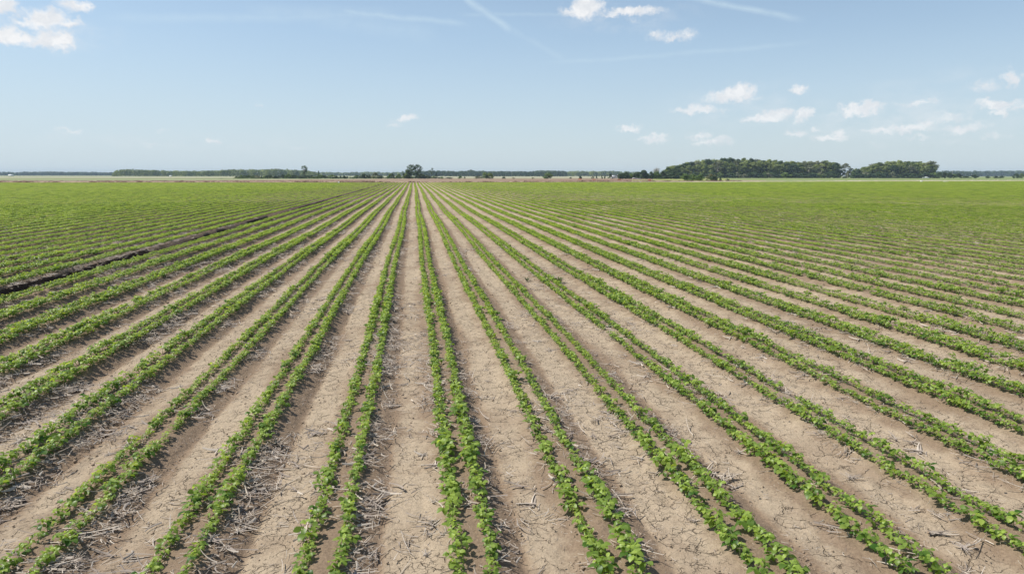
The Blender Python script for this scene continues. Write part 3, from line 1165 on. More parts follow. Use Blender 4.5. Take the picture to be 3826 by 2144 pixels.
# two dark weeds between the rows
M_WEED = leaf_mat('weed_leaf', (.030, .060, .022), (.070, .120, .045), .2, .1)
for j, (px, py, lab, sz) in enumerate([(1970, 1048, 'small dark green grassy weed standing alone in a bare strip right of centre', .14),
                                       (2090, 1050, 'larger bushy dark green weed on the right shoulder of a twin row', .20)]):
    r = np.random.default_rng(950 + j)
    mb, sb = MB(), MB()
    for _ in range(40 + 40 * j):
        a = r.uniform(0, 6.28)
        L = sz * r.uniform(.5, 1.1)
        q = r.uniform(.7, 1.4)
        b0 = np.array([math.cos(a), math.sin(a), 0]) * r.uniform(0, sz * .25)
        leaflet(mb, b0 + [0, 0, r.uniform(0, .3) * sz], a, q, L, L * .10, r.uniform(0, 1), .6, .1)
    for _ in range(5):
        a = r.uniform(0, 6.28)
        sb.tube([(0, 0, -.01), (math.cos(a) * sz * .2, math.sin(a) * sz * .2, sz * .6)], [.004, .002], 4, .3)
    root = link('weed', None, None, lab, 'weed', 'dark weeds between the rows', loc=on_soil(px, py))
    link('foliage', mb.mesh('foliage', [M_WEED]), root)
    link('stem', sb.mesh('stem', [M_STEM]), root)

# ------------------------------------------------------------------ trees and bushes
M_BARK = plain('tree_bark', (.16, .13, .10), .9, .1, .3, 1.5)
M_PALEBARK = plain('pale_bark', (.40, .37, .33), .9, .1, .2, 1.5)
M_WOODLEAF = leaf_mat('woodland_leaf', (.050, .095, .022), (.37, .425, .135), .30, .30, .55, (.16, .17, .07))
M_DARKLEAF = leaf_mat('dark_leaf', (.020, .046, .014), (.085, .140, .038), .2, .2, .55, (.07, .09, .03))
M_BUSHLEAF = leaf_mat('bush_leaf', (.050, .105, .022), (.215, .300, .070), .28, .4, .55, (.19, .20, .08))
M_DULLLEAF = leaf_mat('dull_leaf', (.060, .080, .038), (.30, .315, .18), .2, .3, .6, (.17, .16, .09))


PROFILE = {'wood': ([0, .15, .4, .7, .88, 1], [.50, .72, .95, 1.0, .72, .25]),
           'bush': ([0, .3, .6, .85, 1], [.92, 1.0, .86, .55, .2]),
           'cone': ([0, .25, .6, 1], [.80, 1.0, .62, .06]),
           'oak': ([0, .25, .6, .85, 1], [.30, .70, 1.0, .85, .40]),
           'gaunt': ([0, .3, .6, .85, 1], [.30, .45, 1.0, .85, .5])}


def crown(r, H, W, z0, nclump, nleaf, ls, shape='wood', hollow=.35, D=None, flat_=.8):
    """crown of leaf clumps set out through the crown's volume; returns MB and clump centres"""
    mb = MB()
    cs = []
    tx, ty = PROFILE[shape]
    zs = (np.arange(nclump) + r.uniform(0, 1, nclump)) / nclump
    for i in range(nclump):
        t = zs[i] ** .85
        cr = (W * .5) * r.uniform(.19, .34)
        for _ in range(20):
            a = r.uniform(0, 2 * math.pi)
            q = r.uniform(hollow, 1) ** .6 * float(np.interp(t, tx, ty))
            rad = max(W / 2 * q - cr * .6, 0)
            p = np.array([math.cos(a) * rad, math.sin(a) * rad, z0 + (H - z0) * (.06 + .88 * t)])
            if all(np.linalg.norm((p - c) * [1, 1, .8]) > .15 * W for c, _ in cs[-10:]):
                break
        cs.append((p, cr))
    V, T = [], []
    for (p, cr) in cs:
        n = int(nleaf / nclump)
        u = r.normal(0, 1, (n, 3))
        u /= np.linalg.norm(u, axis=1)[:, None]
        rad = cr * r.uniform(.5, 1.15, n)[:, None]
        c = p + u * rad * np.array([1, 1, flat_])
        nrm = u * .8 + r.normal(0, .45, (n, 3)) + [0, 0, .35]
        nrm /= np.linalg.norm(nrm, axis=1)[:, None]
        a = np.cross(nrm, r.normal(0, 1, (n, 3)))
        a /= np.linalg.norm(a, axis=1)[:, None]
        b = np.cross(nrm, a)
        s1 = (ls * r.uniform(.5, 1.2, n))[:, None]
        s2 = s1 * r.uniform(.5, .95, n)[:, None]
        q = np.stack([c - a * s1, c - b * s2, c + a * s1, c + b * s2], 1)
        V.append(q.reshape(-1, 3))
        t = np.clip(r.normal(.5, .22) + r.normal(0, .13, n), 0, 1)
        T.append(np.repeat(t, 4))
    v = np.concatenate(V)
    # bring the crown to its exact height and spread
    kz = (H - z0) / (np.percentile(v[:, 2], 99.7) - z0)
    kx = (W / 2) / np.percentile(np.hypot(v[:, 0], v[:, 1]), 98.5)
    K = np.array([kx, kx, kz])
    o_ = np.array([0, 0, z0])
    v = (v - o_) * K + o_
    v[:, 2] = np.maximum(v[:, 2], .02)
    cs = [((p - o_) * K + o_, c) for p, c in cs]
    mb.add(v, np.arange(len(v)).reshape(-1, 4), np.concatenate(T))
    return mb, cs


def trunk(r, H, W, z0, cs, rad, nl=9, crook=.25):
    mb = MB()
    top = np.array([r.normal(0, .02) * H, r.normal(0, .02) * H, z0 + (H - z0) * .62])
    knee = np.array([r.normal(0, crook * .1) * W, r.normal(0, crook * .1) * W, z0 * .8 + .15 * H])
    mb.tube([(0, 0, -.6), (0, 0, H * .03), knee, top], [rad * 1.35, rad, rad * .75, rad * .3], 8)
    idx = r.permutation(len(cs))[:nl]
    for i in idx:
        p = cs[i][0]
        q = r.uniform(.15, .85)
        b0 = knee * (1 - q) + top * q
        m_ = (b0 + p) / 2 + np.array([0, 0, -.04 * H]) + r.normal(0, .03 * W, 3)
        mb.tube([b0, m_, p], [rad * .38, rad * .26, rad * .10], 5)
    return mb


KINDS = {}


def tree_kind(key, n, H, W, z0, nclump, nleaf, ls, leaf, bark, rad, shape='wood', hollow=.35, nl=9, D=None):
    out = []
    for i in range(n):
        r = np.random.default_rng(hash_s(key) + i)
        mb, cs = crown(r, H, W, z0, nclump, nleaf, ls, shape, hollow, D)
        tb = trunk(r, H, W, z0, cs, rad, nl)
        out.append((mb.mesh('crown', [leaf]), tb.mesh('trunk', [bark], True)))
    KINDS[key] = (out, H, W)


def hash_s(s):
    return sum(ord(c) * (i + 3) for i, c in enumerate(s)) % 5000


tree_kind('wood', 8, 20, 11, 1.6, 36, 2500, .50, M_WOODLEAF, M_BARK, .30)
tree_kind('dark', 4, 20, 11, .8, 34, 2300, .50, M_DARKLEAF, M_BARK, .30)
tree_kind('dull', 3, 20, 10, 2.5, 30, 1700, .46, M_DULLLEAF, M_PALEBARK, .28)
tree_kind('bush', 6, 4, 5, .0, 18, 1000, .30, M_BUSHLEAF, M_BARK, .10, 'bush', .3, 5)
tree_kind('darkbush', 4, 4, 4.6, .0, 18, 1000, .30, M_DARKLEAF, M_BARK, .10, 'bush', .3, 5)
tree_kind('dullbush', 3, 4, 5, .0, 16, 700, .28, M_DULLLEAF, M_BARK, .08, 'bush', .3, 5)
tree_kind('cone', 3, 5, 3.0, .0, 16, 800, .28, M_DARKLEAF, M_BARK, .10, 'cone', .2, 4)


def put_tree(key, px, depth, top_py, width_px, label, group=None, cat='tree', name='tree', base=-.33, var=None, rz=None, wfix=None):
    """tree at photo column px, at a depth; its top reaches photo row top_py, its crown is width_px wide"""
    out, H, W = KINDS[key]
    g = along(px, depth)
    hz = 657.2 - px * 0.00091
    height = CAM_H + (hz - top_py) / FPX * depth * 1.0 - base
    wd = width_px / FPX * depth * (1.35 if key in ('bush', 'darkbush', 'dullbush') else (1.0 if key == 'oak' else 1.12))
    i = int(rng.integers(0, len(out))) if var is None else var % len(out)
    root = link(name, None, None, label, cat, group, loc=(g[0], g[1], base), rot=(0, 0, rng.uniform(0, 6.28) if rz is None else rz),
                scale=(wd / W, wd / W, height / H))
    root.empty_display_size = 1
    link('crown', out[i][0], root)
    link('trunk', out[i][1], root)
    return root


# ---- the big wood at right: front line and ranks behind it, every tree its own object
def outline(pts):
    return lambda x: float(np.interp(x, [p[0] for p in pts], [p[1] for p in pts]))


top1 = outline([(2486, 627), (2520, 620), (2548, 614), (2580, 606), (2605, 597), (2660, 597), (2715, 591), (2760, 592), (2800, 593), (2840, 598), (2900, 600), (2960, 602), (3040, 602), (3090, 604), (3130, 612)])
top2 = outline([(3208, 630), (3240, 620), (3270, 609), (3320, 604), (3360, 600), (3400, 604), (3440, 606), (3485, 610)])
TONES = [('wood', 'mid green tree'), ('dark', 'dark green tree'), ('dull', 'dull olive tree')]


def wood(x0, x1, top, gname, place, ranks=((790, 24), (806, 22), (824, 20))):
    for rk, (dep, step) in enumerate(ranks):
        x = x0 + rng.uniform(0, step * .5)
        while x < x1:
            tone = rng.choice([0, 0, 0, 1, 2], p=[.25, .25, .15, .2, .15])
            if rk == 0:
                dy = rng.uniform(4, 22)
            else:
                dy = rng.uniform(-2.5, 6)
            key, words_ = TONES[tone]
            edge_d = min(abs(x - x0), abs(x1 - x))
            where = 'at the front of' if rk == 0 else 'deep inside'
            put_tree(key, x, dep + rng.uniform(-5, 5), top(x) + dy, rng.uniform(34, 52), f'{words_} standing {where} {place}', gname)
            x += step * rng.uniform(.75, 1.25)


wood(2500, 3128, top1, 'trees of the large wood', 'the large wood right of centre')
wood(3222, 3480, top2, 'trees of the small wood', 'the smaller rounded wood at far right')
# singles at the ends of the woods
put_tree('dull', 3475, 792, 601, 46, 'tall pale tree at the right end of the smaller wood, beside the white pickup', None, var=0)
put_tree('dull', 3159, 795, 610, 42, 'thin olive tree standing in the gap between the two woods', None, var=1)
put_tree('wood', 3196, 800, 628, 18, 'low narrow tree just left of the smaller wood', None, var=2)
put_tree('wood', 3082, 786, 600, 42, 'open pale-limbed tree near the right end of the large wood', None, var=4)
put_tree('dark', 3120, 786, 608, 36, 'dark open tree closing the right end of the large wood', None, var=1)
for (x, ty, wd, key, lab) in [(3140, 634, 26, 'darkbush', 'dark bush filling the left side of the gap between the woods'), (3172, 636, 24, 'dullbush', 'olive bush at the foot of the thin olive tree'),
                              (3186, 632, 20, 'bush', 'green bush right of the thin olive tree'), (3205, 630, 26, 'darkbush', 'dark bush joined to the left end of the smaller wood')]:
    put_tree(key, x, 788, ty, wd, lab, None, 'shrub', 'shrub')
# undergrowth along the foot of the woods
for x0, x1, lab in ((2500, 3140, 'dark green shrub at the foot of the large wood'), (3190, 3500, 'dark green shrub at the foot of the smaller wood')):
    x = x0
    while x < x1:
        key = ['darkbush', 'bush', 'dullbush'][int(rng.choice([0, 1, 2], p=[.7, .2, .1]))]
        lab_ = lab if key == 'darkbush' else lab.replace('dark green', 'lighter green' if key == 'bush' else 'dull brownish')
        put_tree(key, x, 776 + rng.uniform(-3, 3), rng.uniform(640, 652), rng.uniform(24, 38), lab_, 'shrubs at the foot of the woods', 'shrub', 'shrub')
        x += rng.uniform(9, 15)

# shrub belt running from the centre to the large wood
belt = [(2281, 649, 19, 'cone', 'small dark pointed shrub just left of the white building'),
        (2322, 648, 28, 'darkbush', 'dark rounded shrub just right of the white building'), (2340, 643, 22, 'darkbush', 'dark shrub, second right of the white building'),
        (2362, 650, 26, 'bush', 'green shrub behind the fallen white pipe'), (2380, 643, 26, 'darkbush', 'taller dark shrub right of the white pipe'),
        (2404, 636, 36, 'darkbush', 'big round dark tree left of the bare pale tree'), (2432, 641, 22, 'darkbush', 'dark shrub at the left foot of the bare pale tree'),
        (2454, 640, 34, 'bush', 'bright round bush under the bare pale tree'), (2476, 638, 26, 'darkbush', 'dark bush at the right foot of the bare pale tree'),
        (2495, 626, 26, 'dark', 'first dark tree at the left end of the large wood'), (2512, 630, 24, 'dark', 'dark tree with a gap beside it near the wood end'),
        (2528, 622, 30, 'dark', 'dark spreading tree on the rising left edge of the wood'), (2510, 643, 38, 'darkbush', 'broad dark bush below the wood end'),
        (2540, 645, 36, 'darkbush', 'broad dark bush left of the light green bushes')]
for (x, ty, wd, key, lab) in belt:
    d = 560 if key in ('darkbush', 'bush', 'cone') else 640
    tr_ = put_tree(key, x, d + rng.uniform(-8, 8), ty, wd, lab, None, 'tree' if key == 'dark' else 'shrub', 'tree' if key == 'dark' else 'shrub')
for (x, ty, wd, dd, key, lab) in [
        (2562, 651, 40, 420, 'bush', 'light green bush, leftmost in front of the wood'), (2588, 650, 36, 425, 'bush', 'light green bush, second in front of the wood'),
        (2615, 652, 36, 420, 'bush', 'light green bush, third in front of the wood'), (2655, 648, 38, 395, 'dullbush', 'round olive bush standing forward of the wood'),
        (2668, 656, 24, 392, 'darkbush', 'dark low bush at the right of the round olive bush'), (2692, 664, 8, 390, 'darkbush', 'tiny dark shrub alone on the grass edge'),
        (2718, 666, 14, 360, 'dullbush', 'low brown shrub leaning on the dirt bank'), (2600, 661, 60, 400, 'bush', 'low yellow-green scrub below the light bushes'),
        (2049, 645, 33, 585, 'bush', 'single round light green bush in the open centre right'),
        (1812, 646, 26, 585, 'bush', 'light green bush in the small clump right of the centre'), (1830, 647, 30, 583, 'bush', 'yellow-green bush at the right of the small clump'),
        (1790, 657, 30, 583, 'dullbush', 'brownish low bush at the left of the small clump'),
        (1719, 658, 13, 580, 'bush', 'small round shrub between the big tree and the small clump'), (1736, 661, 6, 580, 'darkbush', 'tiny dark shrub beside the small round shrub'),
        (1883, 661, 14, 585, 'darkbush', 'low dark shrub right of the small clump'), (1918, 663, 11, 585, 'dullbush', 'low brown shrub near the pale utility pole'),
        (1991, 663, 9, 585, 'bush', 'small shrub left of the single round bush'), (2132, 662, 8, 585, 'darkbush', 'small dark shrub right of the single round bush'),
        (2168, 658, 12, 585, 'darkbush', 'dark shrub behind the leftmost orange barrier'), (2215, 657, 11, 585, 'dullbush', 'dull shrub behind the second orange barrier'),
        (2229, 657, 7, 585, 'cone', 'narrow dark shrub right of the dull shrub'), (2249, 657, 7, 585, 'cone', 'narrow dark shrub, first of a close pair'), (2260, 656, 7, 585, 'cone', 'narrow dark shrub, second of a close pair'),
        (1678, 663, 24, 560, 'darkbush', 'flat low hedge shrub right of the big tree pair'), (1650, 662, 10, 560, 'bush', 'tiny light shrub right of the dark pointed bush')]:
    put_tree(key, x, dd, ty, wd, lab, None, 'shrub', 'shrub')

# the pair of big umbrella oaks in the centre, the crooked lone tree and the sparse tree
tree_kind('oak', 2, 12, 9, 3.4, 30, 1900, .27, M_DARKLEAF, M_BARK, .30, 'oak', .55, 18)
tree_kind('gaunt', 1, 11, 6, 3.0, 15, 800, .25, M_DARKLEAF, M_BARK, .40, 'gaunt', .5, 14)
tree_kind('sparse', 1, 9, 5.5, 3.0, 12, 360, .22, M_DARKLEAF, M_BARK, .12, 'oak', .3, 12)
put_tree('oak', 1537, 600, 617, 38, 'left one of the two big umbrella-shaped trees on the skyline at the rows\' end', 'pair of big trees', var=0)
put_tree('oak', 1562, 604, 616.5, 38, 'right one of the two big umbrella-shaped trees on the skyline at the rows\' end', 'pair of big trees', var=1)
put_tree('gaunt', 1137, 600, 622, 30, 'gaunt crooked lone tree rising above the shrubs left of centre', None)
put_tree('sparse', 1612, 600, 629, 22, 'thin see-through tree just right of the big pair', None)
put_tree('cone', 1191, 780, 641, 7, 'narrow broken snag at the end of the left wood', None, var=0)
for (x, ty, wd, key, lab) in [
        (1522, 636, 30, 'darkbush', 'dark bush leaning on the left foot of the big tree pair'), (1520, 646, 24, 'bush', 'green bush left under the big tree pair'),
        (1555, 642, 26, 'darkbush', 'dark bush between the trunks of the big tree pair'), (1572, 648, 22, 'darkbush', 'dark bush right under the big tree pair'),
        (1580, 653, 24, 'darkbush', 'spreading dark bush right of the big tree pair'), (1568, 660, 28, 'bush', 'low light green bush below the big tree pair'),
        (1597, 655, 22, 'darkbush', 'pointed dark bush right of the spreading dark bush'), (1630, 646, 9, 'cone', 'slim dark pointed bush left of the open ground'),
        (1490, 652, 22, 'bush', 'olive bush left of the big tree pair'), (1459, 650, 22, 'bush', 'light green round bush, second left of the big tree pair'),
        (1467, 649, 13, 'darkbush', 'dark bush behind the light green round bush'), (1425, 658, 14, 'bush', 'small bush right of the rounded olive bush'),
        (1403, 646, 29, 'dullbush', 'rounded olive bush left of centre'), (1381, 654, 11, 'darkbush', 'dark shrub left of the rounded olive bush'),
        (1360, 651, 28, 'darkbush', 'wide dark shrub left of the rounded olive bush'), (1333, 656, 20, 'bush', 'green shrub left of the wide dark shrub'),
        (1298, 661, 6, 'darkbush', 'tiny dark shrub in the open gap'), (1286, 658, 11, 'darkbush', 'dark shrub, right of a close pair left of the gap'), (1273, 658, 9, 'cone', 'dark pointed shrub, left of a close pair left of the gap'),
        (1258, 659, 10, 'darkbush', 'small dark shrub right of the broad olive shrub'), (1240, 655, 30, 'bush', 'broad olive shrub in the shrub belt'),
        (1215, 657, 14, 'darkbush', 'dark shrub left of the broad olive shrub'), (1197, 655, 28, 'bush', 'light green shrub at the end of the left wood'),
        (1175, 661, 30, 'bush', 'low green scrub right of the gaunt tree'), (1150, 657, 14, 'darkbush', 'round dark shrub at the right foot of the gaunt tree'),
        (1120, 659, 26, 'darkbush', 'dark shrub at the left foot of the gaunt tree'), (1100, 660, 18, 'darkbush', 'dark pointed shrub, second left of the gaunt tree'),
        (1078, 653, 26, 'bush', 'larger green shrub left of the gaunt tree'), (1056, 655, 18, 'darkbush', 'dark shrub left of the larger green shrub'),
        (1030, 659, 20, 'darkbush', 'dark shrub in the middle of the left belt'), (1006, 655, 18, 'darkbush', 'taller dark shrub in the left belt'),
        (990, 659, 16, 'bush', 'greyish green shrub in the left belt'), (977, 661, 9, 'darkbush', 'small dark shrub in the left belt'),
        (962, 664, 22, 'dullbush', 'low brownish shrub in front of the left belt'), (945, 661, 18, 'bush', 'green shrub near the left end of the belt'),
        (915, 662, 26, 'bush', 'bright green scrub at the left end of the belt'), (890, 664, 26, 'bush', 'low bright green scrub leftmost in the belt'),
        (826, 668, 9, 'darkbush', 'single dark shrub left of the belt on the pale field')]:
    put_tree(key, x, 575 + rng.uniform(-12, 12), ty, wd, lab, None, 'shrub', 'shrub')
for (x, ty, wd, key, lab) in [
        (3510, 641, 26, 'darkbush', 'dark bush right of the tall pale tree'), (3500, 650, 18, 'bush', 'lighter bush at the foot of the tall pale tree'),
        (3528, 641, 20, 'darkbush', 'dark bush, second right of the tall pale tree'), (3547, 643, 20, 'darkbush', 'dark bush left of the utility pole'),
        (3563, 648, 20, 'bush', 'light green bush right of the utility pole'), (3580, 645, 22, 'darkbush', 'dark bush, last of the row right of the pole'),
        (3610, 655, 20, 'darkbush', 'low dark hedge bush in the gap at far right'), (3640, 650, 22, 'darkbush', 'dark hedge bush before the far open land'),
        (3692, 654, 14, 'darkbush', 'small dark bush, first of three at far right'), (3720, 655, 16, 'darkbush', 'small dark bush, second of three at far right'), (3742, 654, 16, 'darkbush', 'small dark bush, third of three at far right'),
        (3795, 645, 18, 'darkbush', 'rounded dark tree near the right border'), (3816, 645, 20, 'bush', 'rounded green tree at the right border')]:
    put_tree(key, x, 780 + rng.uniform(-10, 10), ty, wd, lab, None, 'shrub', 'shrub')


# low scrub that closes the belts between the named shrubs
for x0, x1, dep, lo, hi, lab in ((884, 1215, 590, 656, 663, 'low scrub bush in the shrub belt left of centre'), (1215, 1480, 590, 660, 664, 'low scrub bush in the open stretch left of the big trees'),
                                 (1480, 1660, 590, 657, 663, 'low scrub bush around the feet of the big trees'), (2315, 2560, 575, 646, 654, 'bush in the dark shrub belt left of the large wood')):
    x = x0
    while x < x1:
        put_tree(str(rng.choice(['darkbush', 'bush', 'dullbush'], p=[.5, .32, .18])), x, dep + rng.uniform(-8, 8), rng.uniform(lo, hi), rng.uniform(9, 18) if lo > 650 else rng.uniform(16, 26),
                 lab, 'low scrub between the taller shrubs', 'shrub', 'shrub')
        x += rng.uniform(7, 12)


# bare pale tree: only twigs
def bare_tree():
    r = np.random.default_rng(77)
    tw, tk = MB(), MB()
    H, W = 13.0, 10.0
    tk.tube([(0, 0, -.5), (0, 0, 3.0), (.2, 0, 5.5)], [.28, .22, .16], 6)
    for i in range(44):
        a = r.uniform(0, 6.28)
        e = r.uniform(.35, 1.5)
        L = r.uniform(4.5, 7.0)
        b0 = np.array([0, 0, r.uniform(3, 5.5)])
        b1 = b0 + L * np.array([math.cos(a) * math.cos(e) * .85, math.sin(a) * math.cos(e) * .85, math.sin(e)])
        tw.tube([b0, (b0 + b1) / 2 + r.normal(0, .25, 3), b1], [.09, .06, .03], 4)
        for j in range(12):
            q = r.uniform(.4, 1)
            c0 = b0 + (b1 - b0) * q
            c1 = c0 + r.normal(0, .9, 3) + [0, 0, .7]
            tw.tube([c0, c1], [.06, .03], 3)
    root = link('bare_tree', None, None, 'bare pale leafless tree standing above dark bushes left of the large wood', 'tree', loc=(*along(2453, 640), -.33), scale=(.85, .85, .92))
    link('crown', tw.mesh('crown', [M_PALEBARK]), root)
    link('trunk', tk.mesh('trunk', [M_PALEBARK]), root)


bare_tree()


# far-off woods, each reading as one mass
def far_wood(x0, x1, top, base_py, depth, deep, label, leaf, seed, ls=.95, n_rank=3, cw=10.0):
    r = np.random.default_rng(seed)
    g0, g1 = along(x0, depth), along(x1, depth)
    L = np.hypot(*(g1 - g0))
    mb = MB()
    f = np.array([math.sin(YAW), math.cos(YAW)])
    V, T = [], []
    for rk in range(n_rank):
        n = int(L / (cw * .62))
        for i in range(n):
            q = (i + r.uniform(-.4, .4)) / n
            px = x0 + (x1 - x0) * np.clip(q, 0, 1)
            d = depth + rk * deep + r.uniform(-3, 3)
            g = along(px, d)
            hz = 657.2 - px * 0.00091
            H = CAM_H + .33 + (hz - top(px) - r.uniform(-1.2, 2.6) * (1.5 if rk == 0 else 1)) / FPX * d
            w_ = cw * r.uniform(.75, 1.3)
            m = 84
            u = r.normal(0, 1, (m, 3))
            u /= np.linalg.norm(u, axis=1)[:, None]
            u[:, 2] = np.where(u[:, 2] < 0, u[:, 2] * .8, u[:, 2])
            low = u[:, 2] < 0                       # skirts of foliage stand straight down to the ground
            hn = np.hypot(u[:, 0], u[:, 1]) + 1e-6
            uu = u.copy()
            uu[low, 0] /= hn[low]
            uu[low, 1] /= hn[low]
            uu[low, 2] = -r.uniform(0, 1, int(low.sum()))
            c = np.array([g[0], g[1], H * .5 - .33]) + uu * np.array([w_ / 2, w_ / 2, H * .5 - ls * .5]) * r.uniform(.85, 1.0, m)[:, None]
            nrm = u + r.normal(0, .45, (m, 3))
            nrm /= np.linalg.norm(nrm, axis=1)[:, None]
            a = np.cross(nrm, r.normal(0, 1, (m, 3)))
            a /= np.linalg.norm(a, axis=1)[:, None]
            b = np.cross(nrm, a)
            s1 = (ls * r.uniform(.7, 1.5, m))[:, None]
            V.append(np.stack([c - a * s1, c - b * s1 * .8, c + a * s1, c + b * s1 * .8], 1).reshape(-1, 3))
            T.append(np.repeat(np.clip(r.normal(.5, .22) + r.normal(0, .12, m), 0, 1), 4))
    v = np.concatenate(V)
    mb.add(v, np.arange(len(v)).reshape(-1, 4), np.concatenate(T))
    return link('distant_wood', mb.mesh('distant_wood', [leaf]), None, label, None, None, 'stuff')


far_wood(-350, 440, outline([(-300, 648), (0, 647), (75, 646), (150, 645), (300, 646), (440, 647.5)]), 663, 2600, 14, 'hazy blue wood on the left horizon', M_DARKLEAF, 31, 1.9, 3, 14)
far_wood(428, 1195, outline([(428, 650), (436, 638), (490, 634.5), (520, 637), (700, 641), (800, 639), (860, 634.5), (960, 635), (1020, 632.5), (1080, 635), (1120, 637), (1195, 645)]), 662, 1500, 12,
         'grey-green wood left of centre with a sharp left end', M_WOODLEAF, 32, 1.15, 4, 11)
far_wood(1190, 1560, outline([(1190, 645), (1300, 645), (1380, 643), (1450, 645), (1500, 643), (1560, 640)]), 662, 2500, 14, 'faint wood on the horizon left of the big tree pair', M_WOODLEAF, 33, 1.9, 3, 16)
far_wood(1555, 2120, outline([(1555, 640), (1640, 638), (1700, 640), (1750, 639), (1760, 634), (1775, 639), (1850, 640), (1900, 640), (1960, 640), (2030, 637), (2120, 639)]), 661, 1650, 12,
         'long even wood on the horizon right of the big tree pair', M_DARKLEAF, 34, 1.25, 4, 11)
far_wood(2110, 2420, outline([(2110, 639), (2180, 638), (2250, 638), (2290, 638), (2330, 640), (2380, 641), (2420, 644)]), 661, 2000, 14, 'paler wood on the horizon left of the large near wood', M_WOODLEAF, 35, 1.5, 3, 13)
far_wood(3490, 3665, outline([(3490, 637), (3525, 636), (3550, 634.5), (3600, 636), (3640, 636), (3665, 648)]), 660, 1900, 14, 'blue-green wood behind the bushes at far right', M_DARKLEAF, 36, 1.5, 3, 14)
far_wood(3640, 4700, outline([(3640, 636), (3700, 635), (3760, 634.5), (3826, 633), (4700, 633)]), 660, 2500, 14, 'hazy wood on the right horizon', M_DARKLEAF, 37, 1.9, 3, 15)

# ------------------------------------------------------------------ man-made things beyond the field
M_WHITE = plain('white_paint', (.80, .80, .78), .45, .4, .04)
M_GREYROOF = plain('roof_sheet', (.55, .56, .57), .4, .5, .08, .6, .3)
M_DKGLASS = plain('dark_glass', (.03, .035, .04), .08, .6, .1)
M_TYRE = plain('tyre_rubber', (.025, .025, .025), .85, .2, .2)
M_RIM = plain('wheel_rim', (.45, .45, .46), .35, .5, .1, 3, .7)
M_ORANGE = plain('orange_mesh', (.85, .26, .12), .6, .3, .1)
M_POLE = plain('weathered_pole', (.42, .38, .33), .9, .1, .2)
M_CONC = plain('pale_pipe', (.68, .66, .62), .7, .2, .1)
M_LAMP = plain('lamp_lens', (.75, .72, .66), .2, .5, .05)
M_REDLENS = plain('red_lens', (.45, .03, .02), .3, .5, .05)


def face_cam(g):
    return math.atan2(-g[0], g[1])


def house(px, depth, L, D, H, ridge, label, roofm, name='farm_building', wins=3, base=-.33, rz=None, cat='building'):
    g = along(px, depth)
    rz = -YAW * .5 if rz is None else rz
    root = link(name, None, None, label, cat, loc=(g[0], g[1], base), rot=(0, 0, rz))
    mb = MB()
    mb.box((0, 0, H / 2), (L, D, H))
    # gable ends
    for s in (-1, 1):
        x = s * (L / 2 - .001)
        mb.add([(x, -D / 2, H), (x, D / 2, H), (x, .01, H + ridge), (x, -.01, H + ridge)], [[0, 1, 2, 3]])
    link('wall', mb.mesh('wall', [M_WHITE]), root)
    rb = MB()
    for s in (-1, 1):
        e = .35
        rb.add([(-L / 2 - e, s * (D / 2 + e), H - .12), (L / 2 + e, s * (D / 2 + e), H - .12), (L / 2 + e, 0, H + ridge + .05), (-L / 2 - e, 0, H + ridge + .05),
                (-L / 2 - e, s * (D / 2 + e), H - .02), (L / 2 + e, s * (D / 2 + e), H - .02), (L / 2 + e, 0, H + ridge + .15), (-L / 2 - e, 0, H + ridge + .15)],
               [[0, 3, 2, 1], [4, 5, 6, 7], [0, 1, 5, 4], [1, 2, 6, 5], [2, 3, 7, 6], [3, 0, 4, 7]])
    link('roof', rb.mesh('roof', [roofm]), root)
    for i in range(wins):
        x = -L / 2 + L * (i + .7) / (wins + .6)
        b = MB()
        b.box((x, -D / 2 - .02, H * .56), (L * .10, .05, H * .32))
        link('window', b.mesh('window', [M_DKGLASS]), root)
    b = MB()
    b.box((L / 2 - L * .12, -D / 2 - .025, H * .38), (L * .09, .06, H * .74))
    link('door', b.mesh('door', [M_POLE]), root)
    return root


house(41.5, 1450, 8.0, 5.0, 2.1, 1.3, 'tiny white farm building with pale roof before the blue wood at far left', M_WHITE)
house(638, 1200, 3.2, 2.4, 1.5, .6, 'tiny white shed at the foot of the left wood', M_WHITE, 'shed', 1, cat='shed')
house(2291, 640, 3.0, 2.6, 1.9, 1.0, 'white cabin with a grey pitched roof half hidden between dark shrubs', M_GREYROOF, 'cabin', 1, rz=.3, cat='cabin')
house(2306, 640, 2.2, 2.6, 2.3, 1.0, 'narrow pale shed right of the white cabin behind the dark shrubs', M_GREYROOF, 'farm_building', 1, rz=1.1)


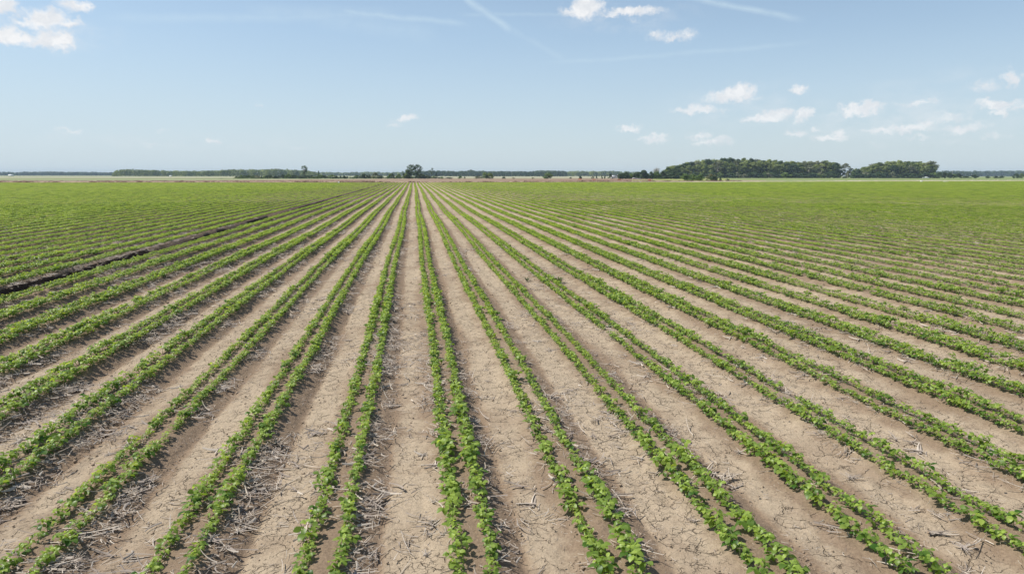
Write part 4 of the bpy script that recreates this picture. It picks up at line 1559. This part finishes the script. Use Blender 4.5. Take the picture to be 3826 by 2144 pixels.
def pickup(px, depth, label):
    g = along(px, depth)
    root = link('pickup_truck', None, None, label, 'truck', loc=(g[0], g[1], -.32), rot=(0, 0, -YAW - .30))
    # side profile extruded across; nose points right (+x)
    L, Wd = 5.9, 1.95
    prof = [(-2.95, .55), (-2.95, 1.05), (-2.9, 1.18), (-.95, 1.20), (-.80, 1.78), (-.55, 1.90), (.55, 1.90), (.80, 1.82), (1.45, 1.25), (2.65, 1.14), (2.92, 1.0), (2.95, .55)]
    n = len(prof)
    me = bpy.data.meshes.new('body')
    v = []
    for s in (-1, 1):
        for (x, z) in prof:
            inset = .16 if z > 1.3 else 0
            v.append((x, s * (Wd / 2 - inset), z))
    f = [list(range(n))[::-1], list(range(n, 2 * n))]
    for i in range(n):
        j = (i + 1) % n
        f.append([i, j, n + j, n + i])
    me.from_pydata(v, [], f)
    me.materials.append(M_WHITE)
    link('body', me, root)
    b = MB()
    b.box((-1.93, 0, 1.215), (1.75, 1.55, .04))
    link('cargo_bed', b.mesh('cargo_bed', [M_TYRE]), root)
    for s in (-1, 1):
        b = MB()
        b.add([(-.72, s * .825, 1.32), (.02, s * .825, 1.32), (.02, s * .825, 1.76), (-.66, s * .825, 1.76)], [[0, 1, 2, 3]])
        b.add([(.10, s * .825, 1.32), (1.22, s * .825, 1.32), (.78, s * .825, 1.76), (.10, s * .825, 1.76)], [[0, 1, 2, 3]])
        link('window', b.mesh('window', [M_DKGLASS]), root)
        b = MB()
        b.box((2.94, s * .75, .90), (.06, .32, .20))
        link('headlight', b.mesh('headlight', [M_LAMP]), root)
        b = MB()
        b.box((-2.95, s * .86, .95), (.06, .16, .34))
        link('tail_light', b.mesh('tail_light', [M_REDLENS]), root)
    b = MB()
    b.add([(1.38, -.72, 1.32), (1.38, .72, 1.32), (.86, .70, 1.81), (.86, -.70, 1.81)], [[0, 1, 2, 3]])
    link('windscreen', b.mesh('windscreen', [M_DKGLASS]), root)
    for x in (3.0, -3.0):
        b = MB()
        b.box((x, 0, .56), (.12, 1.85, .22))
        link('bumper', b.mesh('bumper', [M_RIM]), root)
    for x in (-1.85, 1.9):
        for s in (-1, 1):
            wh = link('wheel', None, root, loc=(x, s * .90, .38))
            b = MB()
            b.tube([(0, -.13, 0), (0, .13, 0)], .38, 16)
            link('tyre', b.mesh('tyre', [M_TYRE], True), wh)
            b = MB()
            for q in (-1, 1):
                an = np.linspace(0, 2 * math.pi, 12, endpoint=False)
                ring = [(math.cos(a) * .24, q * .135, math.sin(a) * .24) for a in an]
                b.add([(0, q * .14, 0)] + ring, [[0, 1 + i, 1 + (i + 1) % 12, 1 + (i + 2) % 12] for i in range(0, 12, 2)])
            link('rim', b.mesh('rim', [M_RIM]), wh)


pickup(3460, 700, 'white pickup truck parked in front of the smaller wood at right')

for (px, py, wd, lab) in [(2167, 668.4, 2.0, 'bright orange barrier mesh, leftmost of four on the tilled ground'), (2220, 669.6, 1.8, 'low orange barrier mesh, second from left on the tilled ground'),
                          (2314, 669.8, 2.4, 'faded orange barrier mesh in front of the white building'), (2427, 671.6, 1.7, 'orange barrier mesh nearest the large wood')]:
    d = depth_of(py + 1.0, px)
    g = along(px, d)
    root = link('barrier_fence', None, None, lab, 'barrier', 'orange barriers on the tilled ground', loc=(g[0], g[1], -.30), rot=(0, 0, -YAW + rng.uniform(-.2, .2)))
    b = MB()
    for i in range(8):                     # sagging net between stakes
        x0_, x1_ = -wd / 2 + wd * i / 8, -wd / 2 + wd * (i + 1) / 8
        h0, h1 = .62 + .10 * math.sin(i * 1.7), .62 + .10 * math.sin((i + 1) * 1.7)
        b.add([(x0_, .1 * math.sin(i), .05), (x1_, .1 * math.sin(i + 1), .05), (x1_, .1 * math.sin(i + 1) + .01, h1), (x0_, .1 * math.sin(i) + .01, h0)], [[0, 1, 2, 3]])
    link('net', b.mesh('net', [M_ORANGE]), root)
    for s in (-1, 0, 1):
        b = MB()
        b.tube([(s * wd / 2, 0.05, -.2), (s * wd / 2, 0.05, .78)], .03, 6)
        link('stake', b.mesh('stake', [M_POLE]), root)


def on_edge(px, depth, z=-.3):
    g = along(px, depth)
    return (g[0], g[1], z)


# white riser box at the field edge left of centre
def riser(px, depth, sx, sz, label, name='valve_box', z=-.25):
    root = link(name, None, None, label, 'box', loc=on_edge(px, depth, z), rot=(0, 0, -YAW + .3))
    b = MB()
    b.box((0, 0, sz / 2), (sx, sx * .8, sz), taper=(.94, .94))
    link('body', b.mesh('body', [M_WHITE]), root)
    b = MB()
    b.box((0, 0, sz + .02), (sx * 1.06, sx * .86, .06), taper=(.9, .9))
    link('lid', b.mesh('lid', [M_WHITE]), root)


riser(1265, depth_of(686.0, 1265), .55, .50, 'small white box standing at the far edge of the field left of centre', z=-.02)
riser(3445, 288, .85, .70, 'white cube-shaped box on the pale verge at right')
riser(2958, 286, .6, .38, 'low pale box lying on the verge below the large wood')
riser(2393, depth_of(681.4, 2393), .34, .44, 'tiny white post box beside the clods right of centre')
root = link('white_panel', None, None, 'long flat white panel lying on the verge right of the white box', 'panel', loc=on_edge(3536, 291, -.18), rot=(0, 0, -YAW))
b = MB()
b.box((0, 0, .30), (1.8, .7, .20))
link('board', b.mesh('board', [M_WHITE]), root)
for s in (-1, 1):
    b = MB()
    b.box((s * .6, 0, .10), (.10, .45, .20))
    link('leg', b.mesh('leg', [M_POLE]), root)
root = link('fallen_pipe', None, None, 'long pale pipe with a bent end lying in front of the shrub belt', 'pipe', loc=on_edge(2380, 520, -.28), rot=(0, 0, -YAW))
b = MB()
b.tube([(-3.6, 0, .15), (-3.0, 0, .75), (-2.2, 0, .95), (-1.5, 0, .60), (0, 0, .40), (3.2, 0, .34)], [.28, .34, .34, .26, .22, .2], 8)
link('pipe', b.mesh('pipe', [M_CONC], True), root)
for (px, dep, top_py, lab) in [(1912.5, 1200, 645, 'thin pale utility pole right of the small bush clump'), (2107, 1200, 649, 'thin pale utility pole right of the single round bush'), (3556.5, 775, 636, 'pale utility pole among the bushes at far right')]:
    H = CAM_H + .33 + (657.2 - px * .00091 - top_py) / FPX * dep
    root = link('utility_pole', None, None, lab, 'pole', 'utility poles', loc=on_edge(px, dep, -.33))
    b = MB()
    b.tube([(0, 0, -.3), (0, 0, H)], [.17, .12], 8)
    link('post', b.mesh('post', [M_POLE], True), root)
    b = MB()
    b.box((0, 0, H - .6), (2.2, .12, .12))
    link('crossarm', b.mesh('crossarm', [M_POLE]), root)

# ------------------------------------------------------------------ air
b = MB()
b.box((600, 2350, 14.5), (9000, 4900, 34))
hz_me = b.mesh('haze', [])
hm = bpy.data.materials.new('haze_air')
hm.use_nodes = True
ht = NT(hm.node_tree)
ht.n.clear()
pv = ht.new('ShaderNodeVolumePrincipled')
pv.inputs['Color'].default_value = (.66, .83, 1.0, 1)
pv.inputs['Density'].default_value = 0.00012
pv.inputs['Anisotropy'].default_value = 0.0
mo = ht.new('ShaderNodeOutputMaterial')
ht.l.new(pv.outputs[0], mo.inputs['Volume'])
hz_me.materials.append(hm)
link('haze', hz_me, kind='stuff', label='thin pale haze over the far fields')

SC.cycles.max_bounces = 6
SC.cycles.transparent_max_bounces = 8
SC.cycles.volume_bounces = 0
